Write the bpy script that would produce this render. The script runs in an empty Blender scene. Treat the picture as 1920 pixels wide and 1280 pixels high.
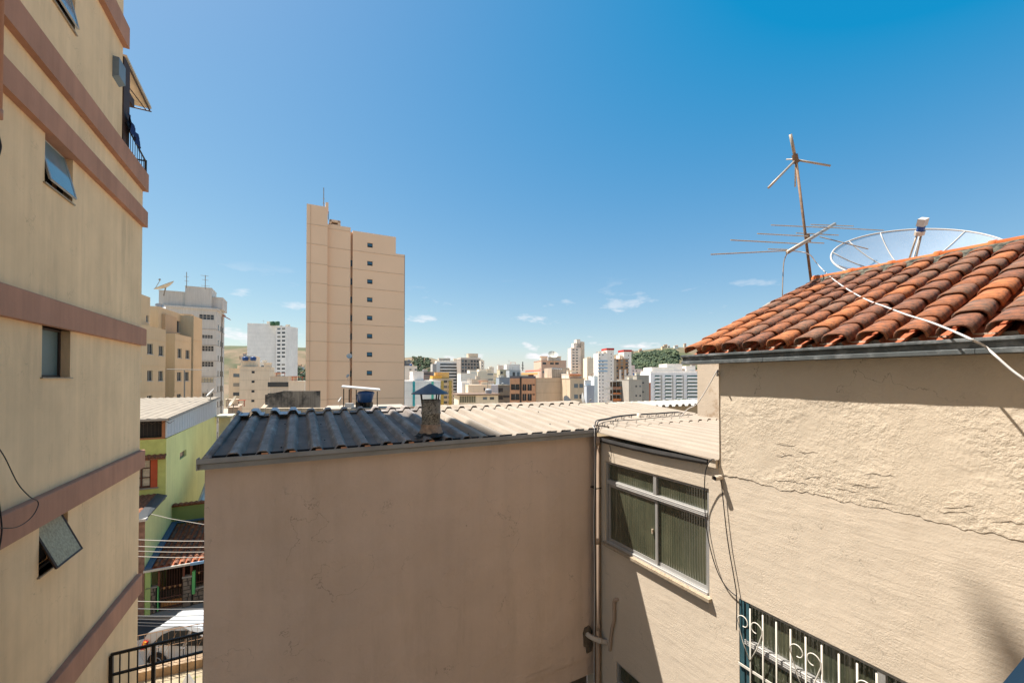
import bpy, math, random
from math import sin, cos, tan, pi, radians, sqrt, atan2
random.seed(7)
SC = bpy.context.scene
COL = SC.collection

# ------------------------------------------------------------------ camera
F = 755.0                       # focal length in pixels of a 1920 px wide picture
TILT = radians(0.75)
HOR = 709.0                     # row of the horizon
SHIFT = (HOR - 640.0) - F * tan(TILT)
cam_d = bpy.data.cameras.new('camera')
cam_d.sensor_width = 36.0
cam_d.lens = F / 1920.0 * 36.0
cam_d.shift_y = SHIFT / 1920.0
cam_d.clip_start = 0.05
cam_d.clip_end = 12000
cam = bpy.data.objects.new('camera', cam_d)
cam.location = (0, 0, 0)
cam.rotation_euler = (pi / 2 + TILT, 0, 0)
COL.objects.link(cam)
SC.camera = cam

# ------------------------------------------------------------------ light
SUN = (-0.4516, 0.1306, 0.8825)
world = bpy.data.worlds.new("World")
SC.world = world
world.use_nodes = True
wn = world.node_tree.nodes
wl = world.node_tree.links
wn.clear()
w_out = wn.new('ShaderNodeOutputWorld')
w_bg = wn.new('ShaderNodeBackground')
w_bg.inputs['Strength'].default_value = 0.075
sky = wn.new('ShaderNodeTexSky')
sky.sky_type = 'NISHITA'
sky.sun_disc = False
sky.sun_elevation = math.asin(SUN[2])
sky.sun_rotation = atan2(SUN[0], SUN[1])
sky.air_density = 1.0
sky.dust_density = 0.5
sky.ozone_density = 2.2
hsv = wn.new('ShaderNodeHueSaturation')
hsv.inputs['Hue'].default_value = 0.492
hsv.inputs['Saturation'].default_value = 1.16
hsv.inputs['Value'].default_value = 1.0
wl.new(sky.outputs[0], hsv.inputs['Color'])
# one colour grade for the whole sky, the same in every direction
sep = wn.new('ShaderNodeSeparateColor'); com = wn.new('ShaderNodeCombineColor'); wl.new(hsv.outputs[0], sep.inputs[0])
for ch_, (pre, sub, pw, k_) in enumerate(((.1608, .115, .7, .90), (.1608, 0, .80, .80), (.1608, 0, .45, .78))):
    def mth(op, src, v):
        q = wn.new('ShaderNodeMath'); q.operation = op; wl.new(src, q.inputs[0]); q.inputs[1].default_value = v; return q.outputs[0]
    c_ = mth('MAXIMUM', mth('SUBTRACT', mth('MULTIPLY', sep.outputs[ch_], pre), sub), .001)
    wl.new(mth('MULTIPLY', mth('POWER', c_, pw), k_/.15), com.inputs[ch_])
# small fair-weather clouds low over the horizon, in the sky all the way round
tc = wn.new('ShaderNodeTexCoord')
mp = wn.new('ShaderNodeMapping'); mp.inputs['Scale'].default_value = (1, 1, 3.2)
wl.new(tc.outputs['Generated'], mp.inputs['Vector'])
nz = wn.new('ShaderNodeTexNoise'); nz.inputs['Scale'].default_value = 9.0
nz.inputs['Detail'].default_value = 7; nz.inputs['Roughness'].default_value = .55
wl.new(mp.outputs[0], nz.inputs['Vector'])
cr = wn.new('ShaderNodeMapRange'); cr.inputs['From Min'].default_value = .60; cr.inputs['From Max'].default_value = .68
wl.new(nz.outputs['Fac'], cr.inputs['Value'])
sx = wn.new('ShaderNodeSeparateXYZ'); wl.new(tc.outputs['Generated'], sx.inputs[0])
hi = wn.new('ShaderNodeMapRange'); hi.inputs['From Min'].default_value = .24; hi.inputs['From Max'].default_value = .07
wl.new(sx.outputs['Z'], hi.inputs['Value'])
mu = wn.new('ShaderNodeMath'); mu.operation = 'MULTIPLY'
wl.new(cr.outputs[0], mu.inputs[0]); wl.new(hi.outputs[0], mu.inputs[1])
mx = wn.new('ShaderNodeMixRGB'); mx.inputs['Color2'].default_value = (6.3, 6.3, 6.5, 1)
wl.new(mu.outputs[0], mx.inputs['Fac']); wl.new(com.outputs[0], mx.inputs['Color1'])
wl.new(mx.outputs[0], w_bg.inputs['Color'])
wl.new(w_bg.outputs[0], w_out.inputs['Surface'])

sun_d = bpy.data.lights.new('sun', 'SUN')
sun_d.energy = 5.0
sun_d.angle = radians(0.53)
sun_d.color = (1.0, 0.945, 0.87)
sun = bpy.data.objects.new('sun', sun_d)
COL.objects.link(sun)
from mathutils import Vector
sun.rotation_euler = Vector(SUN).to_track_quat('Z', 'Y').to_euler()
SC.view_settings.view_transform = 'Standard'
SC.view_settings.look = 'None'
SC.view_settings.exposure = 1.08
SC.view_settings.gamma = 1
SC.view_settings.use_curve_mapping = False

# ------------------------------------------------------------------ frames and pixel helpers
TH = radians(27.9)              # the houses round the yard are turned by this
CT, ST = cos(TH), sin(TH)
def D(px, py):
    """direction of a picture point (1920x1280), scaled to y = 1"""
    u = (px - 960.0); v = -(py - 640.0) + SHIFT
    y = F * cos(TILT) - v * sin(TILT); z = F * sin(TILT) + v * cos(TILT)
    return (u / y, z / y)
def at(px, py, Y):
    t, z = D(px, py)
    return (t * Y, Y, z * Y)
def onB(px, py, b):             # point of the plane b = const, returned as (b, a, z)
    t, z = D(px, py); Y = b / (CT * t + ST)
    return (b, (CT - ST * t) * Y, z * Y)
def onA(px, py, a):
    t, z = D(px, py); Y = a / (CT - ST * t)
    return ((CT * t + ST) * Y, a, z * Y)
def toab(p): return (p[0] * CT + p[1] * ST, -p[0] * ST + p[1] * CT, p[2])
def toxy(q): return (q[0] * CT - q[1] * ST, q[0] * ST + q[1] * CT, q[2])
def ab(px, py, Y): return toab(at(px, py, Y))

# ------------------------------------------------------------------ materials
MATS = {}
def mat(name, col, rough=.85, var=.12, scale=1.2, bump=0.0, bscale=60, streak=0.0, metal=0.0, spec=.35,
        col2=None, c2lo=.55, c2hi=.7, c2scale=3.0, alpha=1.0, trans=0.0, bump2=0.0, b2scale=8, coat=0, stretch=None, b2st=None, mask=0, crack=0, stain=None):
    if name in MATS: return MATS[name]
    m = bpy.data.materials.new(name); m.use_nodes = True
    n = m.node_tree.nodes; l = m.node_tree.links
    b = n['Principled BSDF']
    b.inputs['Roughness'].default_value = rough
    b.inputs['Metallic'].default_value = metal
    b.inputs['Specular IOR Level'].default_value = spec
    b.inputs['Alpha'].default_value = alpha
    b.inputs['Transmission Weight'].default_value = trans
    b.inputs['Coat Weight'].default_value = coat
    t = n.new('ShaderNodeTexCoord')
    def noise(sc, det=5, rgh=.6, st=None):
        q = n.new('ShaderNodeTexNoise'); q.inputs['Scale'].default_value = sc
        q.inputs['Detail'].default_value = det; q.inputs['Roughness'].default_value = rgh
        if st:
            k = n.new('ShaderNodeMapping'); k.inputs['Scale'].default_value = st
            l.new(t.outputs['Object'], k.inputs['Vector']); l.new(k.outputs[0], q.inputs['Vector'])
        else: l.new(t.outputs['Object'], q.inputs['Vector'])
        return q.outputs['Fac']
    def rng(src, a, c, lo, hi_):
        q = n.new('ShaderNodeMapRange'); q.inputs['From Min'].default_value = a; q.inputs['From Max'].default_value = c
        q.inputs['To Min'].default_value = lo; q.inputs['To Max'].default_value = hi_
        l.new(src, q.inputs['Value']); return q.outputs[0]
    rgb = n.new('ShaderNodeRGB'); rgb.outputs[0].default_value = (*col, 1)
    cur = rgb.outputs[0]
    if col2:
        mk = n.new('ShaderNodeMixRGB'); l.new(cur, mk.inputs['Color1']); mk.inputs['Color2'].default_value = (*col2, 1)
        l.new(rng(noise(c2scale, 8, .65, stretch), c2lo, c2hi, 0, 1), mk.inputs['Fac']); cur = mk.outputs[0]
    def mulv(fac):
        nonlocal cur
        v = n.new('ShaderNodeVectorMath'); v.operation = 'SCALE'
        l.new(cur, v.inputs[0]); l.new(fac, v.inputs['Scale']); cur = v.outputs[0]
    if var: mulv(rng(noise(scale, 6, .6), .3, .7, 1 - var, 1 + var))
    if streak: mulv(rng(noise(1.0, 5, .6, (5, 5, .22)), .38, .66, 1 + streak * .3, 1 - streak))
    crk = None
    if crack:
        def line(sc, w_, det):
            a_ = n.new('ShaderNodeMath'); a_.operation = 'SUBTRACT'; l.new(noise(sc, det, .55), a_.inputs[0]); a_.inputs[1].default_value = .5
            c_ = n.new('ShaderNodeMath'); c_.operation = 'ABSOLUTE'; l.new(a_.outputs[0], c_.inputs[0]); return rng(c_.outputs[0], 0, w_, 1, 0)
        mm_ = n.new('ShaderNodeMath'); mm_.operation = 'MULTIPLY'; l.new(line(.9, .0022, 9), mm_.inputs[0]); l.new(rng(noise(1.7, 3), .47, .60, 0, crack), mm_.inputs[1])
        crk = mm_.outputs[0]; mulv(rng(crk, 0, 1, 1, .45))
    if stain:
        mk = n.new('ShaderNodeMixRGB'); l.new(cur, mk.inputs['Color1']); mk.inputs['Color2'].default_value = (*stain, 1)
        ma = n.new('ShaderNodeMath'); ma.operation = 'MULTIPLY'; l.new(rng(noise(1.0, 7, .7, (2.2, 2.2, .35)), .50, .72, 0, .55), ma.inputs[0]); l.new(rng(noise(.45, 4), .42, .62, 0, 1), ma.inputs[1])
        l.new(ma.outputs[0], mk.inputs['Fac']); cur = mk.outputs[0]
    l.new(cur, b.inputs['Base Color'])
    prev = None
    for st_, sc_, dist in ((bump2, b2scale, .03), (bump, bscale, .006)):
        if st_:
            bp = n.new('ShaderNodeBump'); bp.inputs['Strength'].default_value = st_; bp.inputs['Distance'].default_value = dist
            hsrc = noise(sc_, 6, .62, tuple(sc_*v for v in b2st) if (b2st and dist == .03) else None) if not (b2st and dist == .03) else noise(1.0, 6, .62, tuple(sc_*v for v in b2st))
            if mask:
                mk = n.new('ShaderNodeMath'); mk.operation = 'MULTIPLY'; l.new(hsrc, mk.inputs[0]); l.new(rng(noise(1.6 if dist == .03 else 2.6, 5, .6), .40, .62, 1-mask, 1), mk.inputs[1]); hsrc = mk.outputs[0]
            l.new(hsrc, bp.inputs['Height'])
            if prev: l.new(prev, bp.inputs['Normal'])
            prev = bp.outputs[0]
    if prev: l.new(prev, b.inputs['Normal'])
    MATS[name] = m
    return m

# ------------------------------------------------------------------ mesh builder
class M:
    def __init__(s): s.v = []; s.f = []; s.m = []
    def add(s, vs, fs, mi=0):
        o = len(s.v); s.v += [tuple(map(float, p)) for p in vs]
        s.f += [tuple(i + o for i in f) for f in fs]; s.m += [mi] * len(fs); return s
    def box(s, x0, x1, y0, y1, z0, z1, mi=0):
        if x0 > x1: x0, x1 = x1, x0
        if y0 > y1: y0, y1 = y1, y0
        if z0 > z1: z0, z1 = z1, z0
        vs = [(x0,y0,z0),(x1,y0,z0),(x1,y1,z0),(x0,y1,z0),(x0,y0,z1),(x1,y0,z1),(x1,y1,z1),(x0,y1,z1)]
        return s.add(vs, [(0,3,2,1),(4,5,6,7),(0,1,5,4),(1,2,6,5),(2,3,7,6),(3,0,4,7)], mi)
    def prism(s, poly, e, mi=0):            # poly: list of 3-D points, e: extrusion vector
        n = len(poly); vs = list(poly) + [(p[0]+e[0], p[1]+e[1], p[2]+e[2]) for p in poly]
        fs = [tuple(range(n))[::-1], tuple(range(n, 2*n))] + [(i, (i+1) % n, n+(i+1) % n, n+i) for i in range(n)]
        return s.add(vs, fs, mi)
    def tube(s, pts, r, n=6, mi=0, cap=True):
        pts = [Vector(p) for p in pts]; rings = []; R = r if isinstance(r, (list, tuple)) else [r]*len(pts)
        up = Vector((0.13, 0.21, 1)).normalized()
        for i, p in enumerate(pts):
            d = (pts[min(i+1, len(pts)-1)] - pts[max(i-1, 0)]).normalized()
            a = d.cross(up)
            if a.length < .05: a = d.cross(Vector((1, .1, 0)))
            a.normalize(); b = d.cross(a)
            rings.append([p + (a*cos(2*pi*k/n) + b*sin(2*pi*k/n))*R[i] for k in range(n)])
        vs = [q for g in rings for q in g]; fs = []
        for i in range(len(pts)-1):
            for k in range(n): fs.append((i*n+k, i*n+(k+1) % n, (i+1)*n+(k+1) % n, (i+1)*n+k))
        if cap: fs += [tuple(range(n))[::-1], tuple(range((len(pts)-1)*n, len(pts)*n))]
        return s.add(vs, fs, mi)
    def lathe(s, prof, c, n=20, mi=0, jit=0):
        vs = []; fs = []
        for (r, z) in prof:
            for k in range(n):
                rr = r*(1+random.uniform(-jit, jit)); vs.append((c[0]+rr*cos(2*pi*k/n), c[1]+rr*sin(2*pi*k/n), c[2]+z))
        for i in range(len(prof)-1):
            for k in range(n): fs.append((i*n+k, i*n+(k+1) % n, (i+1)*n+(k+1) % n, (i+1)*n+k))
        return s.add(vs, fs, mi)
    def wall(s, ax, c, u0, u1, z0, z1, holes=(), depth=.12, inn=1, mi=0, mir=None):
        """a wall face on plane ax=c ('x' or 'y') with real openings and their reveals going in by depth*inn"""
        us = sorted({u0, u1, *[h[0] for h in holes], *[h[1] for h in holes]}); zs = sorted({z0, z1, *[h[2] for h in holes], *[h[3] for h in holes]})
        P = (lambda u, z, d=0: (c+d, u, z)) if ax == 'x' else (lambda u, z, d=0: (u, c+d, z))
        for i in range(len(us)-1):
            for j in range(len(zs)-1):
                uc, zc = (us[i]+us[i+1])/2, (zs[j]+zs[j+1])/2
                if any(h[0] < uc < h[1] and h[2] < zc < h[3] for h in holes): continue
                s.add([P(us[i], zs[j]), P(us[i+1], zs[j]), P(us[i+1], zs[j+1]), P(us[i], zs[j+1])], [(0,1,2,3)], mi)
        d = depth*inn
        for h in holes:
            a, b, e, g = h[:4]
            for q in (((a,e),(b,e)),((b,e),(b,g)),((b,g),(a,g)),((a,g),(a,e))):
                s.add([P(*q[0]), P(*q[1]), P(q[1][0], q[1][1], d), P(q[0][0], q[0][1], d)], [(0,1,2,3)], mi if mir is None else mir)
        return s
    def build(s, name, mats, parent=None, smooth=False, stuff=False, o=None, label=None):
        if not isinstance(mats, (list, tuple)): mats = [mats]
        o = OR.get(parent.name, (0,0,0)) if (parent is not None and o is None) else (o or (0,0,0))
        me = bpy.data.meshes.new(name)
        me.from_pydata([(p[0]-o[0], p[1]-o[1], p[2]-o[2]) for p in s.v], [], s.f)
        for m_ in mats: me.materials.append(m_)
        me.polygons.foreach_set('material_index', s.m)
        if smooth: me.polygons.foreach_set('use_smooth', [True]*len(s.f))
        me.update()
        ob = bpy.data.objects.new(name, me); COL.objects.link(ob)
        if parent is not None: ob.parent = parent; OR[ob.name] = OR.get(parent.name, (0,0,0))
        if stuff: ob['kind'] = 'stuff'
        if label: ob['label'] = label
        return ob
OR = {}
def tag(o, label=None, cat=None, group=None, kind=None):
    if label: o['label'] = label
    if cat: o['category'] = cat
    if group: o['group'] = group
    if kind: o['kind'] = kind
    return o
def thing(name, label, cat, o=(0,0,0), group=None):
    """an Empty in the yard frame; parts are given in (b, a, z)"""
    e = bpy.data.objects.new(name, None); COL.objects.link(e); e.empty_display_size = .2
    e.location = toxy(o); e.rotation_euler = (0, 0, TH); OR[e.name] = o
    return tag(e, label, cat, group)
def local(name, label, cat, p, rot, group=None):
    """an Empty at a world point; parts are given in its own axes"""
    e = bpy.data.objects.new(name, None); COL.objects.link(e); e.empty_display_size = .2
    e.location = p; e.rotation_euler = (0, 0, rot); OR[e.name] = (0,0,0)
    return tag(e, label, cat, group)
def single(m, name, mats, label, cat, o=None, group=None, kind=None, smooth=False):
    """one mesh that is a thing of its own, given in (b, a, z)"""
    o = o or m.v[0]
    ob = m.build(name, mats, None, smooth, o=o)
    ob.location = toxy(o); ob.rotation_euler = (0, 0, TH)
    return tag(ob, label, cat, group, kind)
def copies(proto, parent, name, locs):
    r = []
    for loc, rot in locs:
        c = proto.copy(); COL.objects.link(c); c.parent = parent; c.location = loc; c.rotation_euler = rot; r.append(c)
    return r
def smoothpath(pts, k=6):
    P = [Vector(p) for p in pts]; out = []
    for i in range(len(P)-1):
        a, b, c, d = P[max(i-1,0)], P[i], P[i+1], P[min(i+2,len(P)-1)]
        for j in range(k):
            t = j/k
            out.append(.5*((2*b)+(c-a)*t+(2*a-5*b+4*c-d)*t*t+(3*b-a-3*c+d)*t**3))
    return out + [P[-1]]

# palette ---------------------------------------------------------------
m_left = mat('left_plaster', (.79,.565,.335), .92, .12, .6, .8, 60, .07, bump2=.3, b2scale=5, stain=(.40,.29,.18), crack=.6)
m_band = mat('band_paint', (.42,.215,.14), .9, .14, .8, .7, 60, .10, bump2=.25, b2scale=6, stain=(.26,.15,.11))
m_mid = mat('shaded_plaster', (.62,.47,.365), .93, .09, .7, 1.0, 60, .04, bump2=.8, b2scale=6, mask=.7, crack=.9, stain=(.42,.31,.22))
m_right = mat('smooth_plaster', (.57,.475,.365), .93, .06, .8, .7, 70, .03, bump2=.26, b2scale=9, b2st=(1,.25,1.5), mask=.65, crack=.8, stain=(.43,.33,.23))
m_rough = mat('rough_plaster', (.57,.475,.36), .95, .07, .9, 1.0, 85, .0, bump2=.6, b2scale=22, mask=.85, crack=1, stain=(.42,.33,.23))
m_dark = mat('dark_void', (.02,.02,.022), .9, 0)
m_zinc = mat('zinc_gutter', (.27,.27,.265), .55, .18, 3, .1, 30, metal=.25, spec=.5)
m_zincd = mat('weathered_zinc', (.10,.11,.11), .55, .3, 5, .15, 30, metal=.3, col2=(.20,.21,.21), c2lo=.5, c2hi=.62, c2scale=9)
m_roofd = mat('bitumen_fibre_cement', (.23,.195,.172), .6, .35, 3, .9, 90, spec=.3, col2=(.36,.33,.30), c2lo=.50, c2hi=.72, c2scale=14, stretch=(1, .25, 1))
m_roofw = mat('sunbleached_fibre_cement', (.33,.28,.225), .85, .09, 2, .5, 90, spec=.2, col2=(.25,.20,.155), c2lo=.55, c2hi=.75, c2scale=5, stretch=(1, .2, 1))
m_valley = mat('valley_shade', (.20,.155,.115), .9, .2, 3, .5, 90, col2=(.29,.24,.19), c2lo=.5, c2hi=.7, c2scale=5, stretch=(1,.2,1))  # shade in the grooves of the cream sheets, put into the colour
m_valleyd = mat('dark_valley_shade', (.175,.15,.132), .8, .3, 3, .5, 90)  # the same painted groove shade for the dark sheets
m_tile = [mat('clay_tile_%s' % k, c, .85, .38, 11, 1.0, 70, col2=c2, c2lo=lo, c2hi=lo+.22, c2scale=15, bump2=.35, b2scale=14) for k, c, c2, lo in (
    ('orange', (.36,.125,.045), (.11,.062,.042), .48), ('rust', (.28,.10,.042), (.075,.05,.04), .45), ('brown', (.215,.085,.044), (.06,.043,.036), .44), ('mossy', (.225,.10,.055), (.085,.066,.052), .43))]
m_pan = mat('clay_pan', (.36,.105,.045), .9, .2, 6, .5, 60)
m_ridge = mat('ridge_clay', (.58,.15,.04), .8, .16, 6, .5, 60, col2=(.2,.07,.03), c2lo=.6, c2hi=.72, c2scale=8)
m_mortar = mat('mossy_mortar', (.12,.11,.08), .97, .5, 16, 1, 50, col2=(.035,.035,.028), c2lo=.44, c2hi=.56, c2scale=18)
m_white = mat('white_paint', (.46,.44,.41), .6, .05, 4)
m_pvc = mat('pvc_pipe', (.55,.47,.38), .5, .06, 4)
m_pvcp = mat('painted_pipe', (.38,.28,.205), .7, .08, 4)
m_alu = mat('aluminium', (.36,.35,.33), .42, .06, 6, metal=.4, spec=.5)
m_black = mat('black_steel', (.014,.013,.013), .5, .1, 9)
m_rust = mat('rusty_tube', (.21,.135,.085), .75, .35, 16, .3, 80, metal=.2)
m_rod = mat('antenna_rod', (.40,.34,.27), .5, .15, 18, metal=.4)
m_cw = mat('white_cable', (.52,.49,.46), .5, .04, 4)
m_cb = mat('black_cable', (.02,.02,.022), .5, 0)
m_glassf = mat('fluted_glass', (.050,.056,.035), .09, .25, 2, spec=.9, col2=(.095,.092,.055), c2lo=.42, c2hi=.74, c2scale=1.0, stretch=(9,9,.5), bump=.3, bscale=12)
m_glassg = mat('frosted_glass', (.10,.145,.135), .35, .1, 5, .5, 120, spec=.7)
m_glassb = mat('sky_glass', (.10,.22,.27), .08, .1, 3, spec=1.0)
m_glassp = mat('patterned_glass', (.36,.33,.22), .55, .35, 24, .8, 60, spec=.4)
m_brown = mat('brown_frame', (.055,.035,.026), .5, .1, 9)
m_stone = mat('granite_sill', (.34,.27,.19), .6, .2, 30, col2=(.2,.13,.08), c2lo=.56, c2hi=.64, c2scale=26)
m_blue = mat('blue_metal', (.018,.052,.10), .5, .1, 3)
m_far_glass = mat('far_window', (.035,.042,.05), .2, .15, .2, spec=.6)
m_far_blue = mat('far_blue_window', (.07,.15,.20), .2, .1, .2, spec=.6)
m_conc = mat('raw_concrete', (.26,.24,.21), .95, .2, .3, .5, 6, .2)
m_stain = mat('stained_concrete', (.24,.20,.155), .95, .3, .5, .4, 6, .35, col2=(.05,.045,.04), c2lo=.48, c2hi=.62, c2scale=.7)

# ================================================================== LARGE STRUCTURE
# ---- terrain: one sheet reaching the horizon
def sm(a, b, x):
    t = max(0, min(1, (x-a)/(b-a))); return t*t*(3-2*t)
def hsh(i, j, s=0):
    v = sin(i*127.1 + j*311.7 + s*74.7)*43758.5453; return v - math.floor(v)
def vn(x, y, s=0):
    i, j = math.floor(x), math.floor(y); fx, fy = x-i, y-j; fx = fx*fx*(3-2*fx); fy = fy*fy*(3-2*fy)
    return (hsh(i,j,s)*(1-fx)+hsh(i+1,j,s)*fx)*(1-fy)+(hsh(i,j+1,s)*(1-fx)+hsh(i+1,j+1,s)*fx)*fy
def fbm(x, y, s=0): return vn(x,y,s)*.55+vn(x*2.1,y*2.1,s+1)*.28+vn(x*4.3,y*4.3,s+2)*.17
def hill(x, y, cx, cy, rx, ry, h):
    d = ((x-cx)/rx)**2+((y-cy)/ry)**2
    return h*math.exp(-d)
def terr(x, y):
    z = -11.6 - 34*sm(32, 330, y) - 10*sm(40, 400, abs(x)*.7)*sm(20, 200, y)
    far = sm(600, 1500, y)
    z += far*(36 + 20*fbm(x/420, y/420))
    z += hill(x, y, -900, 1350, 420, 330, 110*(.75+.5*fbm(x/200, y/200, 3)))
    z += hill(x, y, -560, 1750, 420, 330, 92*(.8+.4*fbm(x/150, y/150, 3)))
    z += hill(x, y, 470, 1050, 230, 210, 100*(.8+.4*fbm(x/120, y/120, 5)))
    z += hill(x, y, 290, 1080, 120, 180, 40)
    z += hill(x, y, -330, 1500, 90, 150, 34)
    z += sm(2400, 5000, y)*110*fbm(x/900, y/900, 9)
    return z
tm = M()
xs = []; 
ys = [-400, -120, -40, 0, 13, 20, 32, 50, 80, 120, 180, 260, 350, 450, 550] + list(range(620, 2300, 40)) + [2400, 2700, 3200, 4000, 5000, 7000, 9500]
xn = sorted({*range(-3000, -1400, 200), *range(-1400, 1401, 35), *range(1400, 3001, 200), -6000, -9000, 6000, 9000})
vs = [(x, y, terr(x, y)) for y in ys for x in xn]; nx = len(xn)
tm.add(vs, [(j*nx+i, j*nx+i+1, (j+1)*nx+i+1, (j+1)*nx+i) for j in range(len(ys)-1) for i in range(nx-1)])
m_ground = mat('dry_grass_hills', (.20,.14,.085), .95, .25, .004, col2=(.075,.08,.035), c2lo=.42, c2hi=.58, c2scale=.006)
m_town = mat('pale_town_ground', (.42,.35,.26), .95, .25, .02, col2=(.30,.25,.2), c2lo=.42, c2hi=.58, c2scale=.05)
tob = tm.build('terrain', [m_ground, m_town], smooth=True)
for p_ in tob.data.polygons: p_.material_index = 1 if p_.center.y < 700 and p_.center.y > -3000 else 0
tag(tob, kind='structure')

# ---- street, yard
st = M(); st.box(-60, 30, 13.0, 19.1, -11.55, -11.3)
m_asph = mat('street_asphalt', (.05,.05,.052), .9, .25, .6, .5, 40)
tag(st.build('street', m_asph), kind='structure')
pv = M(); pv.box(-60, 30, 19.1, 40, -11.56, -11.17); pv.box(-60, 30, 19.0, 19.1, -11.56, -11.15)
tag(pv.build('pavement', mat('pavement_concrete', (.25,.23,.2), .95, .2, .8, .4, 30)), kind='structure')
yd = M()
wl0 = at(240, 1272, 12.0); wl1 = at(420, 1232, 12.9)
dxy = Vector((wl1[0]-wl0[0], wl1[1]-wl0[1], 0)).normalized(); nrm = Vector((-dxy.y, dxy.x, 0))
p0 = Vector((wl0[0], wl0[1], -9.0)) - dxy*9; p1 = p0 + dxy*20
yd.prism([(p0.x,p0.y,-11.5),(p1.x,p1.y,-11.5),(8,4,-11.5),(-22,4,-11.5)][::-1], (0,0,2.5))
m_dirt = mat('pale_dry_dirt', (.34,.275,.18), .97, .22, 1.5, .8, 20, col2=(.20,.19,.08), c2lo=.55, c2hi=.66, c2scale=3)
tag(yd.build('yard', m_dirt), kind='structure')

cy = M(); cy.box(-3.29, 12, -.55, 4.79, -9.3, -9.0); cyo = cy.build('courtyard', mat('pale_screed', (.45,.38,.29), .9, .15, 1)); cyo.rotation_euler = (0,0,TH); tag(cyo, kind='structure')
# the block the picture is taken from
ob_ = thing('viewpoint_block', 'cream apartment block the picture is taken from, behind the viewpoint', 'building', (0, -.6, -9))
q = M(); q.wall('y', -.6, -3.0, 3.98, -9, 12, [(-1.2+2.6*i, 0.0+2.6*i, -7.5+2.85*k, -6.4+2.85*k) for i in range(2) for k in range(6)], .2, -1)
q.box(-3.0, 3.98, -8, -.85, -9, 12); q.build('wall', mat('viewpoint_plaster', (.58,.45,.31), .9, .06, 1), ob_)

# ================================================================== LEFT APARTMENT BLOCK
LB = -3.3; LE = 12.5; LT = 11.2
lb = thing('apartment_building', 'beige apartment block at the left edge with brown horizontal bands', 'building', (LB, LE, -9.0))
wA0, wA1 = 8.36, 9.18
LW = [(5.68, 6.46), (2.86, 3.60), (.015, .77), (-2.86, -2.10), (-5.7, -4.96)]
w = M()
w.wall('x', LB, 3.0, LT, 4.87, 14, [(wA0, wA1, *LW[0])], .20, -1)
w.wall('x', LB, 3.0, LE, -9, 4.87, [(wA0, wA1, z0, z1) for z0, z1 in LW[1:]], .20, -1)
w.add([(LB,LE,-9),(LB-14,LE,-9),(LB-14,LE,4.87),(LB,LE,4.87)], [(0,1,2,3)])
w.add([(LB,LT,4.87),(LB-14,LT,4.87),(LB-14,LT,14),(LB,LT,14)], [(0,1,2,3)])
w.add([(LB,LT,4.87),(LB,LE,4.87),(LB-14,LE,4.87),(LB-14,LT,4.87)], [(0,1,2,3)])
w.add([(LB-14,3,-9),(LB-14,LE,-9),(LB-14,LE,14),(LB-14,3,14)], [(0,1,2,3)])
w.add([(LB,3,14),(LB,LT,14),(LB-14,LT,14),(LB-14,3,14)], [(0,1,2,3)])
w.add([(LB,3,-9),(LB-14,3,-9),(LB-14,3,14),(LB,3,14)], [(0,1,2,3)])
w.build('wall', m_left, lb)
for (z0, z1, a1) in ((4.44, 4.87, LE+.03), (3.58, 3.96, LE), (.77, 1.17, LE), (-2.09, -1.68, LE), (-4.96, -4.54, LE-.1), (6.94, 7.4, LT+.02)):
    b = M(); x1 = LB+.10
    b.prism([(LB-.3,3,z0),(x1,3,z0),(x1,3,z1-.012),(x1-.012,3,z1),(LB-.3,3,z1)], (0,a1-3,0))
    b.build('band', m_band, lb)
for k, (z0, z1) in enumerate(LW):
    wd = M()
    gx = LB-.14
    fr = m_alu if k < 2 else m_brown
    wd.box(gx-.03, gx+.03, wA0, wA0+.035, z0, z1); wd.box(gx-.03, gx+.03, wA1-.035, wA1, z0, z1)
    wd.box(gx-.03, gx+.03, wA0+.035, wA1-.035, z0, z0+.035); wd.box(gx-.03, gx+.03, wA0+.035, wA1-.035, z1-.035, z1)
    wo = wd.build('window', m_brown, lb)
    if k in (2,):
        g = M(); g.box(gx-.008, gx+.004, wA0+.035, wA1-.035, z0+.035, z1-.035); g.build('pane', m_glassg, wo)
    else:
        gb = M(); gb.box(gx-.30, gx-.10, wA0, wA1, z0, z1); gb.build('dark_interior', m_dark, wo)
        op = .13 if k < 2 else .24        # awning sash pushed out at the bottom
        s_ = M(); g = M()
        def sp(a, t, off=0):              # t 0 top .. 1 bottom
            h = z1-z0-.04
            return (LB-.10 + op*1.15*t+off, a, z1-.02-h*t*.93)
        def bar(A, B_, r=.018): s_.tube([A, B_], r, 4)
        for a in (wA0+.03, wA1-.03): bar(sp(a, 0), sp(a, 1), .02)
        for t in (0.01, .99): bar(sp(wA0+.03, t), sp(wA1-.03, t), .02)
        so = s_.build('sash', fr, wo)
        q0, q1, q2, q3 = sp(wA0+.04,.02), sp(wA1-.04,.02), sp(wA1-.04,.98), sp(wA0+.04,.98)
        g.prism([q0,q1,q2,q3], (.006,0,.003)); g.build('pane', m_glassb if k < 2 else m_glassp, so)
        if k < 3:
            gr = M()
            for j in range(5): gr.tube([(gx+.05, wA0+.02, z0+.09+.14*j), (gx+.05, wA1-.02, z0+.09+.14*j)], .005, 4)
            gr.build('grille', m_black, wo)
    sl = M(); sl.box(LB-.16, LB+.03, wA0-.04, wA1+.03, z0-.02, z0); sl.build('sill', m_stone, wo)
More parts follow.
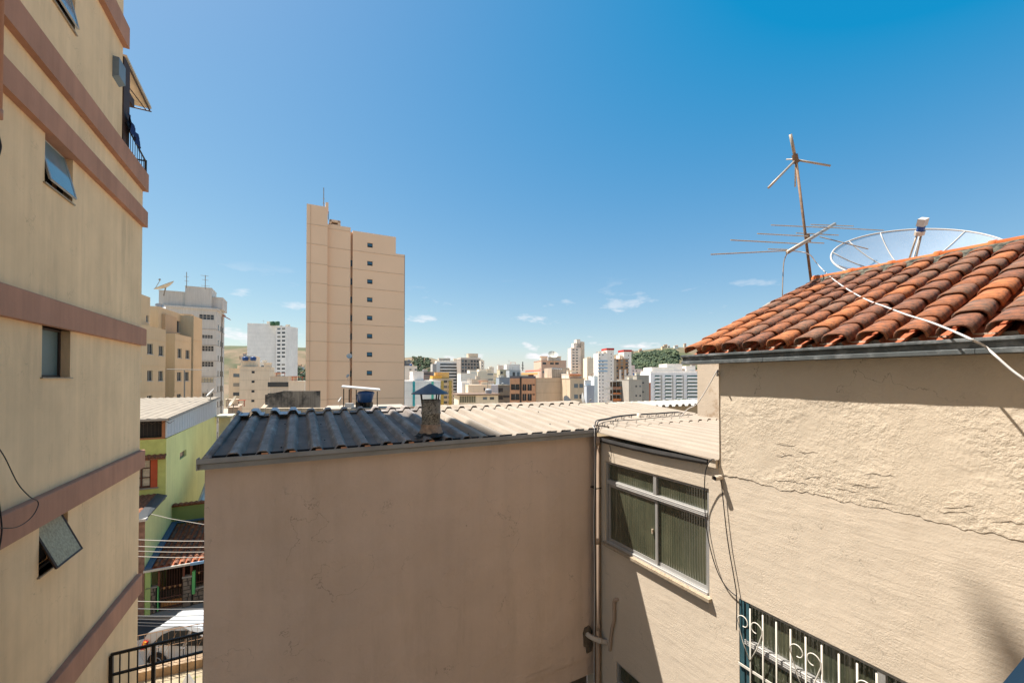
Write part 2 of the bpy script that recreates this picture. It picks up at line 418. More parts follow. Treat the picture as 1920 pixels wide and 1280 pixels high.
# plastic box high on the facade
bx = M(); c = onB(211, 104, LB); c2 = onB(222, 136, LB)
bx.prism([(LB,c[1],c[2]-.42),(LB+.10,c[1],c[2]-.36),(LB+.10,c[1],c[2]),(LB,c[1],c[2])], (0,.34,0))
single(bx, 'meter_box', mat('grey_blue_box', (.16,.20,.23), .5, .1, 4), 'small grey-blue box high on the beige facade beside the balcony canopy', 'utility box')
rm = thing('shadow_mast', 'leaning mast on the roof of the left block, above the picture', 'mast', (LB-.1, 7.85, 14))  # unseen, added only to throw the soft shadow low on the right wall
q = M(); q.tube([(LB, 7.84, 14), (LB, 7.84, 17.2)], .04, 8); q.build('pole', m_black, rm)
q = M(); q.tube([(LB, 8.02, 17.62), (LB, 7.93, 17.45), (LB, 7.80, 17.22), (LB, 7.66, 17.0)], [.01, .07, .12, .12], 8); q.build('shadow_bar', m_black, rm)  # thick slanted bar shaped for that shadow
# terrace above the upper band
cp = thing('awning', 'pale canopy jutting over the high balcony of the left block', 'awning', (LB, LT, 7.0))
c0 = onA(236, 108, LT+.05); c1 = onA(284, 205, LE+.6)
q = M()
P0 = (LB-.25, LT+.05, 6.92); P1 = (LB+.10, LT+.05, 6.92)
R0 = ab(238, 108, 8.6); R1 = ab(284, 205, 9.9); R2 = ab(262, 196, 9.7); R3 = ab(226, 118, 8.4)
q.prism([R0, R1, (R1[0]-1.6, R1[1], R1[2]), (R0[0]-1.6, R0[1], R0[2])], (0, 0, .05))
q.build('canopy_roof', mat('canopy_sheet', (.55,.48,.38), .7, .2, 3, .2, 20), cp)
q = M()
for k in range(4):
    f = k*.4+.04
    q.tube([(R0[0]-f, R0[1], R0[2]-.03), (R1[0]-f, R1[1], R1[2]-.03)], .022, 4)
q.tube([(R1[0], R1[1], R1[2]-.06), (R1[0]-1.5, R1[1], R1[2]-.06)], .02, 4)
q.tube([(R1[0]-.1, R1[1], R1[2]-.06), (LB-.2, R1[1]-.9, R1[2]-.0)], .015, 4)
q.build('canopy_frame', m_brown, cp)
pb = M(); pb.box(LB-.42, LB+.02, LT+.003, LT+.34, 4.87, 6.75); pb.box(LB-.42, LB+.02, LT+.341, LT+.62, 6.02, 6.2)
single(pb, 'balcony_post', mat('dark_timber', (.05,.028,.022), .7, .2, 6), 'dark brown timber post on the high balcony under the canopy', 'post')
rl = thing('balcony_railing', 'thin black railing round the high balcony on the left', 'railing', (LB, LE, 4.87))
q = M(); q.tube([(LB+.02, LT+.1, 5.40), (LB+.05, LE-.02, 5.16)], .018, 5); q.tube([(LB+.05, LE-.02, 5.16), (LB-2, LE-.02, 5.16)], .018, 5); q.tube([(LB+.05, LE-.02, 4.87), (LB+.05, LE-.02, 5.18)], .025, 5)
q.build('handrail', m_black, rl)
for k in range(9):
    q = M(); a = LT+.2+k*.14; q.tube([(LB+.04, a, 4.87), (LB+.04, a, 5.38-.022*k)], .008, 4); q.build('baluster', m_black, rl)
q = M(); vs = []; n = 8
for i in range(n+1):
    for j in range(5):
        vs.append((LB+.06+.04*sin(i*1.7+j)+.08*j/4, LT+.06+i*.07, 5.62-.02*i-.10*j))
q.add(vs, [(i*5+j, i*5+j+1, i*5+j+6, i*5+j+5) for i in range(n) for j in range(4)])
single(q, 'towel', mat('blue_cloth', (.012,.03,.10), .95, .3, 8), 'blue cloth hung over the high balcony railing', 'cloth', smooth=True)
# drain pipe and cables at the very left
dp = thing('drain_pipe', 'brownish drain pipe running down the left block at the picture edge', 'pipe', (LB+.16, 7.42, 3.3))
q = M(); q.tube([(LB+.15, 6.96, 3.1), (LB+.15, 6.96, 14)], .045, 12); q.build('pipe', m_band, dp, True)
for zc_ in (4.9, 3.05):
    q = M(); q.tube([(LB+.15, 6.96, zc_), (LB+.15, 6.96, zc_+.11)], .051, 12); q.build('collar', m_band, dp, True)
def cable(name, pts, r, m, label, cat='cable', k=6, n=5, group=None):
    q = M(); q.tube(smoothpath(pts, k), r, n); return single(q, name, m, label, cat, group=group, smooth=True)
cb = LB+.13
cable('loose_cable', [onB(-14, 825, cb), onB(8, 855, cb), onB(33, 905, cb), onB(55, 930, cb+.05), onB(72, 942, cb+.05), onB(60, 968, cb+.05), onB(30, 988, cb+.04), onB(-14, 988, cb)], .006, m_cb, 'thin dark cable looping off the brown band at the far left')
cable('hanging_cable', [onB(-8, 900, cb), onB(2, 970, cb), onB(3, 1000, cb), onB(-4, 1040, cb)], .008, m_cb, 'short black cable hanging at the picture edge by the brown band')
cable('cable_by_pipe', [onB(-9, 235, cb), onB(-1, 262, cb+.02), onB(1, 278, cb+.02), onB(-6, 300, cb)], .012, m_cb, 'black cable end below the drain pipe at the far left')
cable('drop_cable', [ab(222, -40, 8.6), ab(229, 30, 8.6), ab(230, 70, 8.6), ab(228, 112, 8.6)], .016, m_cb, 'dark cable hanging from the roof of the left block to the balcony canopy')
cable('pole_cable', [ab(229, 112, 8.6), ab(226, 135, 8.5), ab(225, 160, 8.5)], .014, m_cb, 'dark cable dropping behind the meter box under the canopy')
# little black rail at the foot of the picture
lr = thing('low_railing', 'low black railing at the bottom edge beside the left block', 'railing', (LB+.15, 9.4, -6.2))
q = M()
for zz in (-5.5, -5.68): q.tube([(LB+.10, 8.6, zz-.35), (LB+.30, 8.95, zz+.0)], .014, 4)
q.build('rail', m_black, lr)
for k in range(4):
    q = M(); f = k/3; q.tube([(LB+.10+.2*f, 8.6+.35*f, -6.7), (LB+.10+.2*f, 8.6+.35*f, -5.85+.35*f)], .01, 4); q.build('baluster', m_black, lr)

# ================================================================== MIDDLE HOUSE
MA = 4.8; MB0 = -.79; RB = 4.0; ZB = -4.41
mh = thing('house', 'low rendered house in the middle with a blank shaded wall', 'house', (MB0, MA, -9))
q = M()
def wavy_wall(q, b0, b1, z0, z1, nb, nz_, amp):
    vs = [(b0+(b1-b0)*i/nb, MA-amp*(fbm(i*.35, j*.35, 4)-.5), z0+(z1-z0)*j/nz_) for j in range(nz_+1) for i in range(nb+1)]
    q.add(vs, [(j*(nb+1)+i, j*(nb+1)+i+1, (j+1)*(nb+1)+i+1, (j+1)*(nb+1)+i) for j in range(nz_) for i in range(nb)])
wavy_wall(q, MB0, RB, -4.11, -.84, 48, 34, .03)
q.add([(MB0,MA,-9),(MB0,7.1,-9),(MB0,7.1,-.84),(MB0,MA,-.84)], [(0,1,2,3)])
q.add([(MB0,MA,-.84),(RB,MA,-.84),(RB,7.1,-.84),(MB0,7.1,-.84)], [(0,1,2,3)])
q.add([(MB0,7.1,-9),(RB,7.1,-9),(RB,7.1,-.84),(MB0,7.1,-.84)], [(0,1,2,3)])
q.build('wall', m_mid, mh, True)
# lower beam, set back under the ragged plaster edge
q = M(); q.box(MB0+.002, RB, MA+.022, MA+.25, ZB, -4.10); q.build('beam', m_mid, mh)
q = M(); n = 60; vs = []
for i in range(n+1):
    b = MB0+(RB-MB0)*i/n; dz = random.uniform(0, .02)
    vs += [(b, MA-.004, -4.06), (b, MA-.004, -4.115-dz), (b, MA+.022, -4.115-dz)]
q.add(vs, [(i*3+j, i*3+j+1, i*3+j+4, i*3+j+3) for i in range(n) for j in range(2)])
q.build('plaster_edge', m_mid, mh)
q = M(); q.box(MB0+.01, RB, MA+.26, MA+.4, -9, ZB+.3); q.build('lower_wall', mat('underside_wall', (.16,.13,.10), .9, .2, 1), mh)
# broken plaster patch by the elbow
q = M(); c = onA(1104, 1197, MA-.022); pts = []
for k in range(14):
    r = (.10+.08*random.random()); pts.append((c[0]-.01+r*.55*cos(k/14*2*pi), MA-.024, c[2]+r*1.35*sin(k/14*2*pi)))
q.prism(pts, (0, .02, 0)); q.build('plaster_patch', mat('exposed_mortar', (.13,.10,.07), .97, .4, 20, 1, 60), mh)
# gutter with its two-step profile
def gutter_profile(y, z, s=1):     # y outward (towards the viewer, negative a)
    return [(0,0),(-.105,0),(-.105,-.006),(-.105,-.052),(-.075,-.068),(-.075,-.112),(0,-.112),(0,-.104),(-.067,-.104),(-.067,-.062),(-.097,-.048),(-.097,-.006)]
gt = thing('gutter', 'grey metal gutter along the front of the dark corrugated roof', 'gutter', (MB0-.03, MA, -.76))
q = M()
prof = [(-.12,.0),(-.12,-.045),(-.085,-.062),(-.085,-.108),(0,-.108),(0,-.102),(-.079,-.102),(-.079,-.060),(-.114,-.043),(-.114,.0)]
for s0, s1 in ((MB0-.045, 2.2), (2.2, RB-.09)):
    q.prism([(s0, MA+y-.002, -.752+z) for y, z in prof], (s1-s0-.002, 0, 0))
q.build('channel', m_zinc, gt)
q = M(); q.box(MB0-.047, MB0-.040, MA-.12, MA, -.858, -.752); q.build('end_cap', m_zinc, gt)
q = M(); q.box(2.19, 2.225, MA-.1235, MA-.119, -.80, -.749); q.build('joint', m_zinc, gt)

# corrugated sheets ------------------------------------------------------
PT = .243
def wave(u):
    f = (u/PT) % 1.0
    pts = [(0,0),(.40,0),(.52,.8),(.58,1),(.82,1),(.88,.8),(1,0)]
    for i in range(6):
        if f <= pts[i+1][0]: return pts[i][1]+(pts[i+1][1]-pts[i][1])*(f-pts[i][0])/(pts[i+1][0]-pts[i][0])
    return 0
WB = [0,.40,.46,.52,.58,.70,.82,.88,.94]
def sheet(b0, b1, a0, z0, a1, z1, h=.062, th=.008, nseg=1, lift=0, jag=0):
    us = sorted({round(k*PT+f*PT, 4) for k in range(int(b0/PT)-2, int(b1/PT)+2) for f in WB if b0 < k*PT+f*PT < b1} | {b0, b1})
    q = M(); n = len(us); vs = []; fs = []; vly = []
    for s_ in range(2):
        for j in range(nseg+1):
            t = j/nseg; a = a0+(a1-a0)*t; z = z0+(z1-z0)*t
            for u in us: vs.append((u, a+(random.uniform(-jag, jag) if j == 0 and not s_ else 0), z+wave(u)*h+lift-(th if s_ else 0)))
    o = n*(nseg+1)
    for j in range(nseg):
        for i in range(n-1):
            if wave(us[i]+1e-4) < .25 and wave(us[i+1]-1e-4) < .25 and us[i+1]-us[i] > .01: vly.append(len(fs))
            fs.append((j*n+i, j*n+i+1, (j+1)*n+i+1, (j+1)*n+i)); fs.append((o+j*n+i, o+(j+1)*n+i, o+(j+1)*n+i+1, o+j*n+i+1))
    for i in range(n-1):
        fs.append((i, o+i, o+i+1, i+1)); e = nseg*n; fs.append((e+i, e+i+1, o+e+i+1, o+e+i))
    for j in range(nseg):
        fs.append((j*n, (j+1)*n, o+(j+1)*n, o+j*n)); i = n-1; fs.append((j*n+i, o+j*n+i, o+(j+1)*n+i, (j+1)*n+i))
    q.add(vs, fs)
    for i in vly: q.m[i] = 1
    return q
ZE, ZR, AR = -.797, -.575, 7.05
rf = thing('corrugated_roof', 'large corrugated roof over the middle house, dark at left and sunlit cream at right', 'roof', (MB0, MA, -.75))
ed = [MB0+.01, .18, 1.15, 1.93]
for i in range(3):
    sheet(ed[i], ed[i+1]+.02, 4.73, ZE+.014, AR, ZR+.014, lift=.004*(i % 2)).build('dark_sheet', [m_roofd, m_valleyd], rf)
    sheet(ed[i], ed[i+1]+.02, AR-.16, ZR+.03, AR+.05, ZR+.045, lift=.004*(i % 2)).build('dark_ridge_cap', [m_roofd]*2, rf)
q = M(); q.tube([(MB0+.02, 4.70, ZE+.03), (MB0+.05, AR, ZR+.05)], .035, 8); q.build('verge_roll', m_roofd, rf, True)
ew = [1.90, 2.88, 3.86, 4.84, 5.25]
for i in range(4):
    a0 = 4.72
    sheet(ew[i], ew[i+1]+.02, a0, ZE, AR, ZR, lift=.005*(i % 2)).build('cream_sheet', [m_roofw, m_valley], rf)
    sheet(ew[i], ew[i+1]+.02, AR-.20, ZR+.012, AR+.05, ZR+.03, lift=.004*(i % 2), jag=.012).build('cream_ridge_cap', [m_roofw]*2, rf)
    sheet(ew[i], ew[i+1]+.02, AR+.03, ZR+.03, AR+.9, ZR-.05, lift=.004*(i % 2)).build('back_sheet', [m_roofw]*2, rf)
for i, (b0, b1) in enumerate(((5.27, 6.12), (6.10, 6.95))):
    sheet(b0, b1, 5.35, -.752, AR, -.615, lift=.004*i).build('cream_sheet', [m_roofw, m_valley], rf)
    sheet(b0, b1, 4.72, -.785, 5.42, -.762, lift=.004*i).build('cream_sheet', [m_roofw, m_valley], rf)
q = M(); q.box(MB0+.04, RB, MA+.002, MA+.03, -.85, -.752); q.build('fascia', m_dark, rf)
# silver tape patches on the ridge
for (b0, b1, nm) in ((MB0+.05, -.44, 1), (-.36, .03, 2)):
    sheet(b0, b1, AR-.30, ZR+.042, AR+.02, ZR+.060, lift=.012, jag=.02).build('tape_patch', [mat('silver_tape', (.42,.46,.50), .45, .12, 18, .6, 40, metal=.3)]*2, rf)
# clay bits bedding the eave of the dark sheets
for k in range(8):
    b = -.36+k*PT+.065
    if b < 1.9:
        q = M(); q.box(b-.028, b+.028, 4.685, 4.715, ZE+.012, ZE+.056); q.build('clay_bedding', mat('bright_clay', (.62,.25,.10), .9, .2, 9), rf)
for k in range(9):
    b = 1.98+k*PT+.15
    q = M(); q.box(b-.030, b+.030, 4.703, 4.712, ZE+.036, ZE+.054); q.build('eave_gap', m_dark, rf)
# rivets / bolts
q = M()
for k in range(14):
    b = -.6+k*PT*.9*2; 
    for a in (5.0+.4*random.random(), 6.1+.4*random.random()):
        z = ZE+(ZR-ZE)*(a-4.73)/(AR-4.73)+wave(b)*.062+.014
        q.box(b-.007, b+.007, a-.007, a+.007, z, z+.010)
q.build('bolt', m_dark, rf, stuff=True)

# lower cream roof over the side wing (corrugations run towards us, rising away)
lf = thing('side_roof', 'sunlit cream corrugated roof over the side wing with the sliding window', 'roof', (RB, 2.8, -.86))
for i, (b0, b1) in enumerate(((3.935, 4.86), (4.84, 5.84), (5.82, 6.72))):
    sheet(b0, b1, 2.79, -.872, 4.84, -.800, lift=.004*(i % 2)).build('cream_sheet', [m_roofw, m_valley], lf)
gg = thing('side_gutter', 'dark gutter under the edge of the cream side roof above the sliding window', 'gutter', (RB, 2.9, -.9))
q = M(); n = 14
for i in range(n):
    a0, a1 = 2.90+(4.68-2.90)*i/n, 2.90+(4.68-2.90)*(i+1)/n
    s0, s1 = -.020*sin(pi*i/n), -.020*sin(pi*(i+1)/n)
    P = [(-.055,-.874),(-.058,-.915),(-.04,-.945),(0,-.950),(0,-.88)]
    vs = [(RB+y, a0, z+s0) for y, z in P]+[(RB+y, a1, z+s1) for y, z in P]; k = len(P)
    q.add(vs, [(j, (j+1) % k, k+(j+1) % k, k+j) for j in range(k)]+([tuple(range(k))[::-1]] if i == 0 else [])+([tuple(range(k, 2*k))] if i == n-1 else []))
q.build('channel', mat('dark_gutter', (.055,.052,.05), .6, .2, 6), gg)
q = M(); q.box(RB-.05, RB-.002, 2.80, 2.89, -.96, -.88); q.build('end_block', m_right, gg)

# ================================================================== RIGHT HOUSE
WX0, WX1, WZ0, WZ1 = 2.92, 4.62, -2.40, -1.215      # sliding window
GX0, GX1, GZ0, GZ1 = .30, 2.585, -3.75, -2.25       # grille window
BX0, BX1, BZ0, BZ1 = 3.2, 4.40, -5.0, -4.0
HC = 2.78
rh = thing('tile_roofed_house', 'cream rendered house on the right under an orange clay tile roof', 'house', (RB, HC, -9))
q = M()
q.wall('x', RB, -1.6, HC, -9, .2, [(GX0, GX1, GZ0, GZ1)], .13, 1)
q.wall('x', RB, HC, MA+.25, -9, -.92, [(WX0, WX1, WZ0, WZ1), (BX0, BX1, BZ0, BZ1)], .13, 1)
q.add([(RB,MA+.25,-9),(9,MA+.25,-9),(9,MA+.25,-.93),(RB,MA+.25,-.93)], [(0,1,2,3)])
q.add([(RB,HC,-.93),(9,HC,-.93),(9,MA+.25,-.93),(RB,MA+.25,-.93)], [(0,1,2,3)])
q.build('wall', m_right, rh)
# upper coat: rough, a little proud, with a ragged lower edge
q = M(); n = 240; low = []
for i in range(n+1):
    a = -1.6+(HC+1.6)*i/n
    low.append((a, -1.0+.05*(fbm(a*1.3, 3)-.5)+.07*(fbm(a*5, 1)-.5)+.03*(fbm(a*22, 2)-.5)+random.uniform(-.004,.004)-.03*(1-abs(a-1.6)/3.2)))
nz_ = 26; X = lambda a, z: RB-.0025-.012*max(0, fbm(a*2.3, z*2.3+7, 2)-.33)-.003*(fbm(a*11, z*11, 6)-.3)
vs = []
for i, (a, zl) in enumerate(low):
    for j in range(nz_+1):
        z = zl+(.30-zl)*j/nz_; vs.append((X(a, z), a, z))
q.add(vs, [(i*(nz_+1)+j, i*(nz_+1)+j+1, (i+1)*(nz_+1)+j+1, (i+1)*(nz_+1)+j) for i in range(n) for j in range(nz_)])
q.add([(X(a, zl), a, zl) for a, zl in low]+[(RB+.002, a, zl+.004) for a, zl in low], [(i, i+1, n+2+i, n+1+i) for i in range(n)])
q.add([(RB-.018,HC,-1.02),(9,HC,-1.02),(9,HC,.30),(RB-.018,HC,.30)], [(0,1,2,3)])
q.build('upper_wall', m_rough, rh, True)
q = M()      # fine cracks of lifted plaster: short ragged ridges
for s0 in range(14):
    a = random.uniform(.4, 2.5); z = random.uniform(-.98, -.55); pts = []
    for k in range(6): pts.append((RB-.017, a, z)); a += random.uniform(.015, .05); z += random.uniform(-.02, .014)
    q.tube(pts, [.0006,.0016,.0012,.002,.0014,.0005], 4)
q.build('plaster_crack', m_rough, rh, stuff=True)
# setback wall beyond the tiled roof
sb = M(); sb.box(6.7, 9.0, 3.4, 5.12, -3, .33)
single(sb, 'neighbour_wall', mat('flaking_plaster', (.53,.44,.34), .95, .12, 1.5, .8, 30, col2=(.38,.28,.19), c2lo=.58, c2hi=.66, c2scale=2.5), 'narrow sunlit flaking wall just past the corner of the tile-roofed house', 'wall', (6.7, 3.4, -3))
# neighbour with scalloped sheet roof
nb = thing('rear_house', 'tan house behind the cream roof with scalloped white sheet eaves', 'house', (7.3, 7.35, -6))
q = M(); q.box(7.05, 12, 7.35, 9.5, -6, -.735); q.build('wall', mat('tan_wall', (.42,.32,.20), .9, .1, 1), nb)
sheet(7.0, 11.8, 7.24, -.725, 8.1, -.675, h=.055, th=.012).build('roof', [mat('white_sheet', (.36,.34,.31), .7, .08, 3)]*2, nb)

# gutter of the tiled roof
g2 = thing('roof_gutter', 'weathered zinc gutter along the eave of the clay tile roof', 'gutter', (RB-.15, 3.13, .2))
q = M()
prof = [(-.135,.262),(-.12,.262),(-.11,.24),(-.11,.215),(-.135,.205),(-.135,.17),(-.11,.155),(0,.155),(0,.262),(-.004,.262),(-.004,.16),(-.105,.162),(-.129,.175),(-.129,.20),(-.116,.211),(-.116,.235)]
for s0, s1 in ((-.8, .9), (.9, 2.25), (2.25, 3.16)):
    poly = [(-.135,.262),(-.150,.257),(-.150,.240),(-.122,.226),(-.122,.198),(-.140,.188),(-.140,.160),(-.008,.156),(-.008,.19),(-.06,.24)]
    q.prism([(RB+y, s0, z) for y, z in poly], (0, s1-s0-.003, 0))
q.build('channel', m_zincd, g2)
for a in (.42, .9, 1.35, 1.8, 2.25, 2.7):
    q = M(); q.box(RB-.1245, RB-.121, a-.008, a+.012, .199, .226); q.build('bracket', m_zincd, g2)
# ---- clay tiles
tr = thing('tile_roof', 'orange-brown clay tile roof with mossy ridge on the right house', 'roof', (RB, 3.1, .25))
EB, EZ = 3.90, .275; RBq, RZ = 6.63, 1.36
SL = sqrt((RBq-EB)**2+(RZ-EZ)**2); ux, uz = (RBq-EB)/SL, (RZ-EZ)/SL     # up-slope direction
ang = atan2(uz, ux)
def tile_mesh(wid0, wid1, hgt, L, th, seg=9, inv=False):
    """barrel tile, local x up the slope, y across, z out; flat-topped arch"""
    q = M(); vs = []
    for t, wd in ((0, wid0), (1, wid1)):
        for s_ in range(2):
            for i in range(seg+1):
                f = -1+2*i/seg; y = wd/2*(sin(f*pi/2)*.7+f*.3)-(0 if not s_ else th*f)
                z = hgt*(1-abs(f)**3.4)-(th if s_ else 0)
                if inv: z = -z*.75
                vs.append((t*L+(-.012*(1-f*f) if t == 0 else 0), y, z))
    k = seg+1; fs = []
    for i in range(seg):
        fs += [(i, i+1, 2*k+i+1, 2*k+i), (k+i, 3*k+i, 3*k+i+1, k+i+1), (i, k+i, k+i+1, i+1), (2*k+i, 2*k+i+1, 3*k+i+1, 3*k+i)]
    fs += [(0, 2*k, 3*k, k), (seg, k+seg, 3*k+seg, 2*k+seg)]
    q.add(vs, fs); return q
PW = .226; CL = .300; NR = 10; NC = 17
protos = []
for k in range(4):
    protos.append(tile_mesh(.185+.004*k, .150, .066+.003*k, .37, .012))
pan = tile_mesh(.17, .20, .05, .37, .010, inv=True)
first = {}
def put(q, key, m, name, b, a, z, yaw, roll, lift):
    if key not in first:
        ob = q.build(name, m, tr, True, o=(0,0,0)); first[key] = ob
    else:
        ob = first[key].copy(); COL.objects.link(ob); ob.parent = tr
    o = OR[tr.name]
    ob.location = (b-o[0], a-o[1], z-o[2])
    ob.rotation_euler = (roll, -ang+lift, yaw)
for r in range(NR):
    for c in range(NC):
        a = 3.02-c*PW+random.uniform(-.006,.006); s_ = r*CL-.02+random.uniform(-.01,.01)
        if s_+.2 > SL: continue
        b = EB+ux*s_-uz*.03; z = EZ+uz*s_+ux*.032
        k = random.randrange(4); km = random.choices(range(4), (2,4,4,3))[0]
        if c < 2 and r < 4: km = 0
        put(protos[k], ('t', k, km), m_tile[km], 'roof_tile', b, a, z, random.uniform(-.02,.02), random.uniform(-.04,.04), random.uniform(.035,.055))
        put(pan, 'p', m_pan, 'pan_tile', EB+ux*(s_+.03), a-PW/2, EZ+uz*(s_+.03)+.012, 0, 0, .04)
q = M(); q.add([(EB,3.13,EZ-.055),(RBq,3.13,RZ-.05),(RBq,-1,RZ-.05),(EB,-1,EZ-.055)], [(0,1,2,3)]); 
q.add([(EB,3.05,EZ-.10),(RBq,3.05,RZ-.10),(9.2,3.05,.26),(9.2,3.05,.16),(RB,3.05,.18)], [(0,1,2,3,4)])
q.add([(RBq,3.13,RZ-.05),(9.3,3.13,.28),(9.3,-1,.28),(RBq,-1,RZ-.05)], [(0,1,2,3)]); q.build('roof_deck', m_pan, tr)
# ridge
q = M(); n = 50; vs = []
for i in range(n+1):
    a = 3.10-(4.1)*i/n; d = random.uniform(-.012,.012)
    vs += [(RBq-.25+d, a, RZ-.050+d*.3), (RBq-.10, a, RZ+.068+d), (RBq+.09, a, RZ+.06), (RBq+.17, a, RZ-.06)]
q.add(vs, [(i*4+j, i*4+j+1, i*4+j+5, i*4+j+4) for i in range(n) for j in range(3)]); q.build('ridge_mortar', m_mortar, tr)
rt = M(); vs = []
for (yy, rr) in ((0, .088), (.05, .088), (.052, .075), (.43, .068)):
    for i in range(9):
        f = pi*i/8; vs.append((rr*cos(f)*1.15, -yy, rr*sin(f)*.85))
rt.add(vs, [(j*9+i, j*9+i+1, (j+1)*9+i+1, (j+1)*9+i) for j in range(3) for i in range(8)])
r0 = None
for k in range(10):
    o = OR[tr.name]
    if r0 is None: r0 = ob = rt.build('ridge_tile', m_ridge, tr, True, o=(0,0,0))
    else: ob = r0.copy(); COL.objects.link(ob); ob.parent = tr
    ob.location = (RBq-o[0], 3.10-.42*k-o[1], RZ+.055-o[2]+random.uniform(-.004,.004)); ob.rotation_euler = (0, 0, random.uniform(-.02,.02))

# ================================================================== WINDOWS OF THE RIGHT HOUSE
def fluted(b, a0, a1, z0, z1, pitch=.034, amp=.005):
    q = M(); n = max(4, int((a1-a0)/pitch)*4); vs = []
    for i in range(n+1):
        a = a0+(a1-a0)*i/n; x = b-amp*abs(cos(pi*(a-a0)/pitch))
        vs += [(x, a, z0), (x, a, z1)]
    vs += [(b+.004, a0, z0), (b+.004, a0, z1), (b+.004, a1, z1), (b+.004, a1, z0)]; k = 2*(n+1)
    q.add(vs, [(2*i, 2*i+1, 2*i+3, 2*i+2) for i in range(n)]+[(k, k+1, k+2, k+3)]); return q
def frame(q, b0, b1, a0, a1, z0, z1, t):
    q.box(b0, b1, a0, a0+t, z0, z1); q.box(b0, b1, a1-t, a1, z0, z1)
    q.box(b0, b1, a0+t, a1-t, z0, z0+t); q.box(b0, b1, a0+t, a1-t, z1-t, z1)
def slider(nm, label, a0, a1, z0, z1, ztr, am, sill=True):
    t = thing(nm, label, 'window', (RB, a0, z0))
    q = M(); frame(q, RB+.02, RB+.10, a0, a1, z0, z1, .035)
    q.box(RB+.018, RB+.098, a0+.035, a1-.035, ztr-.03, ztr+.03)      # transom
    q.box(RB+.016, RB+.096, am-.025, am+.025, ztr+.03, z1-.035)
    q.build('frame', m_alu, t)
    q = M()
    for k in range(3): q.box(RB+.005, RB+.022, a0+.035, a1-.035, ztr-.024+.018*k, ztr-.014+.018*k)
    for k in range(2): q.box(RB+.002, RB+.018, a0+.03, a1-.03, z0+.004+.018*k, z0+.014+.018*k)
    q.build('track', m_white, t)
    for (s0, s1, off) in ((a0+.04, am+.02, .055), (am-.03, a1-.04, .03)):
        q = M(); frame(q, RB+off, RB+off+.025, s0, s1, z0+.036, ztr-.032, .038); so = q.build('sash', m_alu, t)
        fluted(RB+off+.012, s0+.038, s1-.038, z0+.074, ztr-.07).build('pane', m_glassf, so)
    for (s0, s1) in ((a0+.035, am-.025), (am+.025, a1-.035)):
        fluted(RB+.06, s0, s1, ztr+.03, z1-.035).build('pane', m_glassf, t)
    q = M(); q.box(RB+.14, RB+.3, a0-.1, a1+.1, z0-.1, z1+.1); q.build('dark_interior', m_dark, t)
    if sill:
        q = M(); q.box(RB-.055, RB+.12, a0-.03, a1+.03, z0-.035, z0-.001); q.build('sill', m_stone, t)
    return t
sw = slider('sliding_window', 'aluminium sliding window with fluted panes under the cream side roof', WX0, WX1, WZ0, WZ1, -1.51, 3.70)
q = M(); q.box(RB+.012, RB+.030, 3.735, 3.755, -1.99, -1.93); q.build('latch', m_stone, sw)
slider('lower_window', 'mostly hidden window at the bottom edge right of the pipes', BX0, BX1, BZ0, BZ1, -4.3, 3.8)
gw = slider('grilled_window', 'fluted window behind white scrolled bars at the bottom right', GX0, GX1, GZ0, GZ1, -2.66, 1.45, False)
q = M(); q.box(RB+.004, RB+.03, GX1-.05, GX1-.001, GZ0, GZ1); q.box(RB+.006, RB+.02, GX1-.10, GX1-.07, GZ0, GZ1)
q.build('side_strip', mat('teal_frame', (.035,.085,.10), .5, .15, 6), gw)
gr = thing('window_grille', 'white painted wrought iron grille with heart scrolls on the lower right window', 'window grille', (RB, GX0, GZ0))
gx = RB-.025
m_bar = mat('white_enamel', (.58,.54,.47), .4, .05, 8)
for k in range(17):
    a = GX1-.13-k*.124
    if a < GX0+.02: break
    q = M(); q.tube([(gx, a, GZ0), (gx, a, GZ1-.035)], .0072, 8); q.build('bar', m_bar, gr, True)
for zz in (-2.9, -3.5):
    q = M(); q.box(gx+.006, gx+.014, GX0, GX1, zz-.012, zz+.012); q.build('cross_rail', m_bar, gr)
def heart(ac, zc):
    q = M()
    for sgn in (1, -1):
        pts = []
        for i in range(19):
            f = i/18*1.55*pi; r = .062*(1-.45*i/18)
            pts.append((gx-.012, ac+sgn*(.062-.0+r*cos(pi*.0+f)), zc+.02+r*sin(f)*1.15))
        pts = [(gx-.012, ac, zc-.33), (gx-.012, ac+sgn*.07, zc-.17), (gx-.012, ac+sgn*.122, zc+.0)]+pts[1:]
        q.tube(pts, .0050, 6)
    q.build('heart_scroll', m_bar, gr, True)
for k in (0, 4, 8, 12): heart(GX1-.13-k*.124, -2.47)

# ================================================================== PIPES AND CABLES OF THE YARD
dpp = thing('downpipe', 'tan painted downpipe in the corner between blank wall and window wing', 'pipe', (3.88, MA-.1, -9))
q = M(); pa = MA-.09; pbx = 3.915
q.tube([(pbx, pa, -.87), (pbx, pa, -9)], .042, 14); q.build('pipe', m_pvcp, dpp, True)
q = M()
for zz in (-.90, -2.35, -3.60): q.tube([(pbx, pa, zz), (pbx, pa, zz-.09)], .048, 14)
q.build('collar', m_pvcp, dpp, True)
q = M()
for zz in (-1.62,): q.box(pbx-.05, pbx+.05, pa-.05, MA, zz-.006, zz+.006)
q.build('clip', m_black, dpp)
ep = thing('waste_pipe', 'cream plastic waste pipe with elbows below the downpipe', 'pipe', (3.8, MA, -4))
c = onA(1103, 1194, MA-.05)
q = M(); q.tube(smoothpath([(c[0]-.0, MA+.02, c[2]+.03), (c[0]+.02, MA-.09, c[2]+.02), (c[0]+.12, MA-.17, c[2]-.02), (c[0]+.235, MA-.21, c[2]-.06), (c[0]+.275, MA-.22, c[2]-.14), (c[0]+.275, MA-.22, -9)], 5), .034, 12); q.build('pipe', m_pvc, ep, True)
q = M()
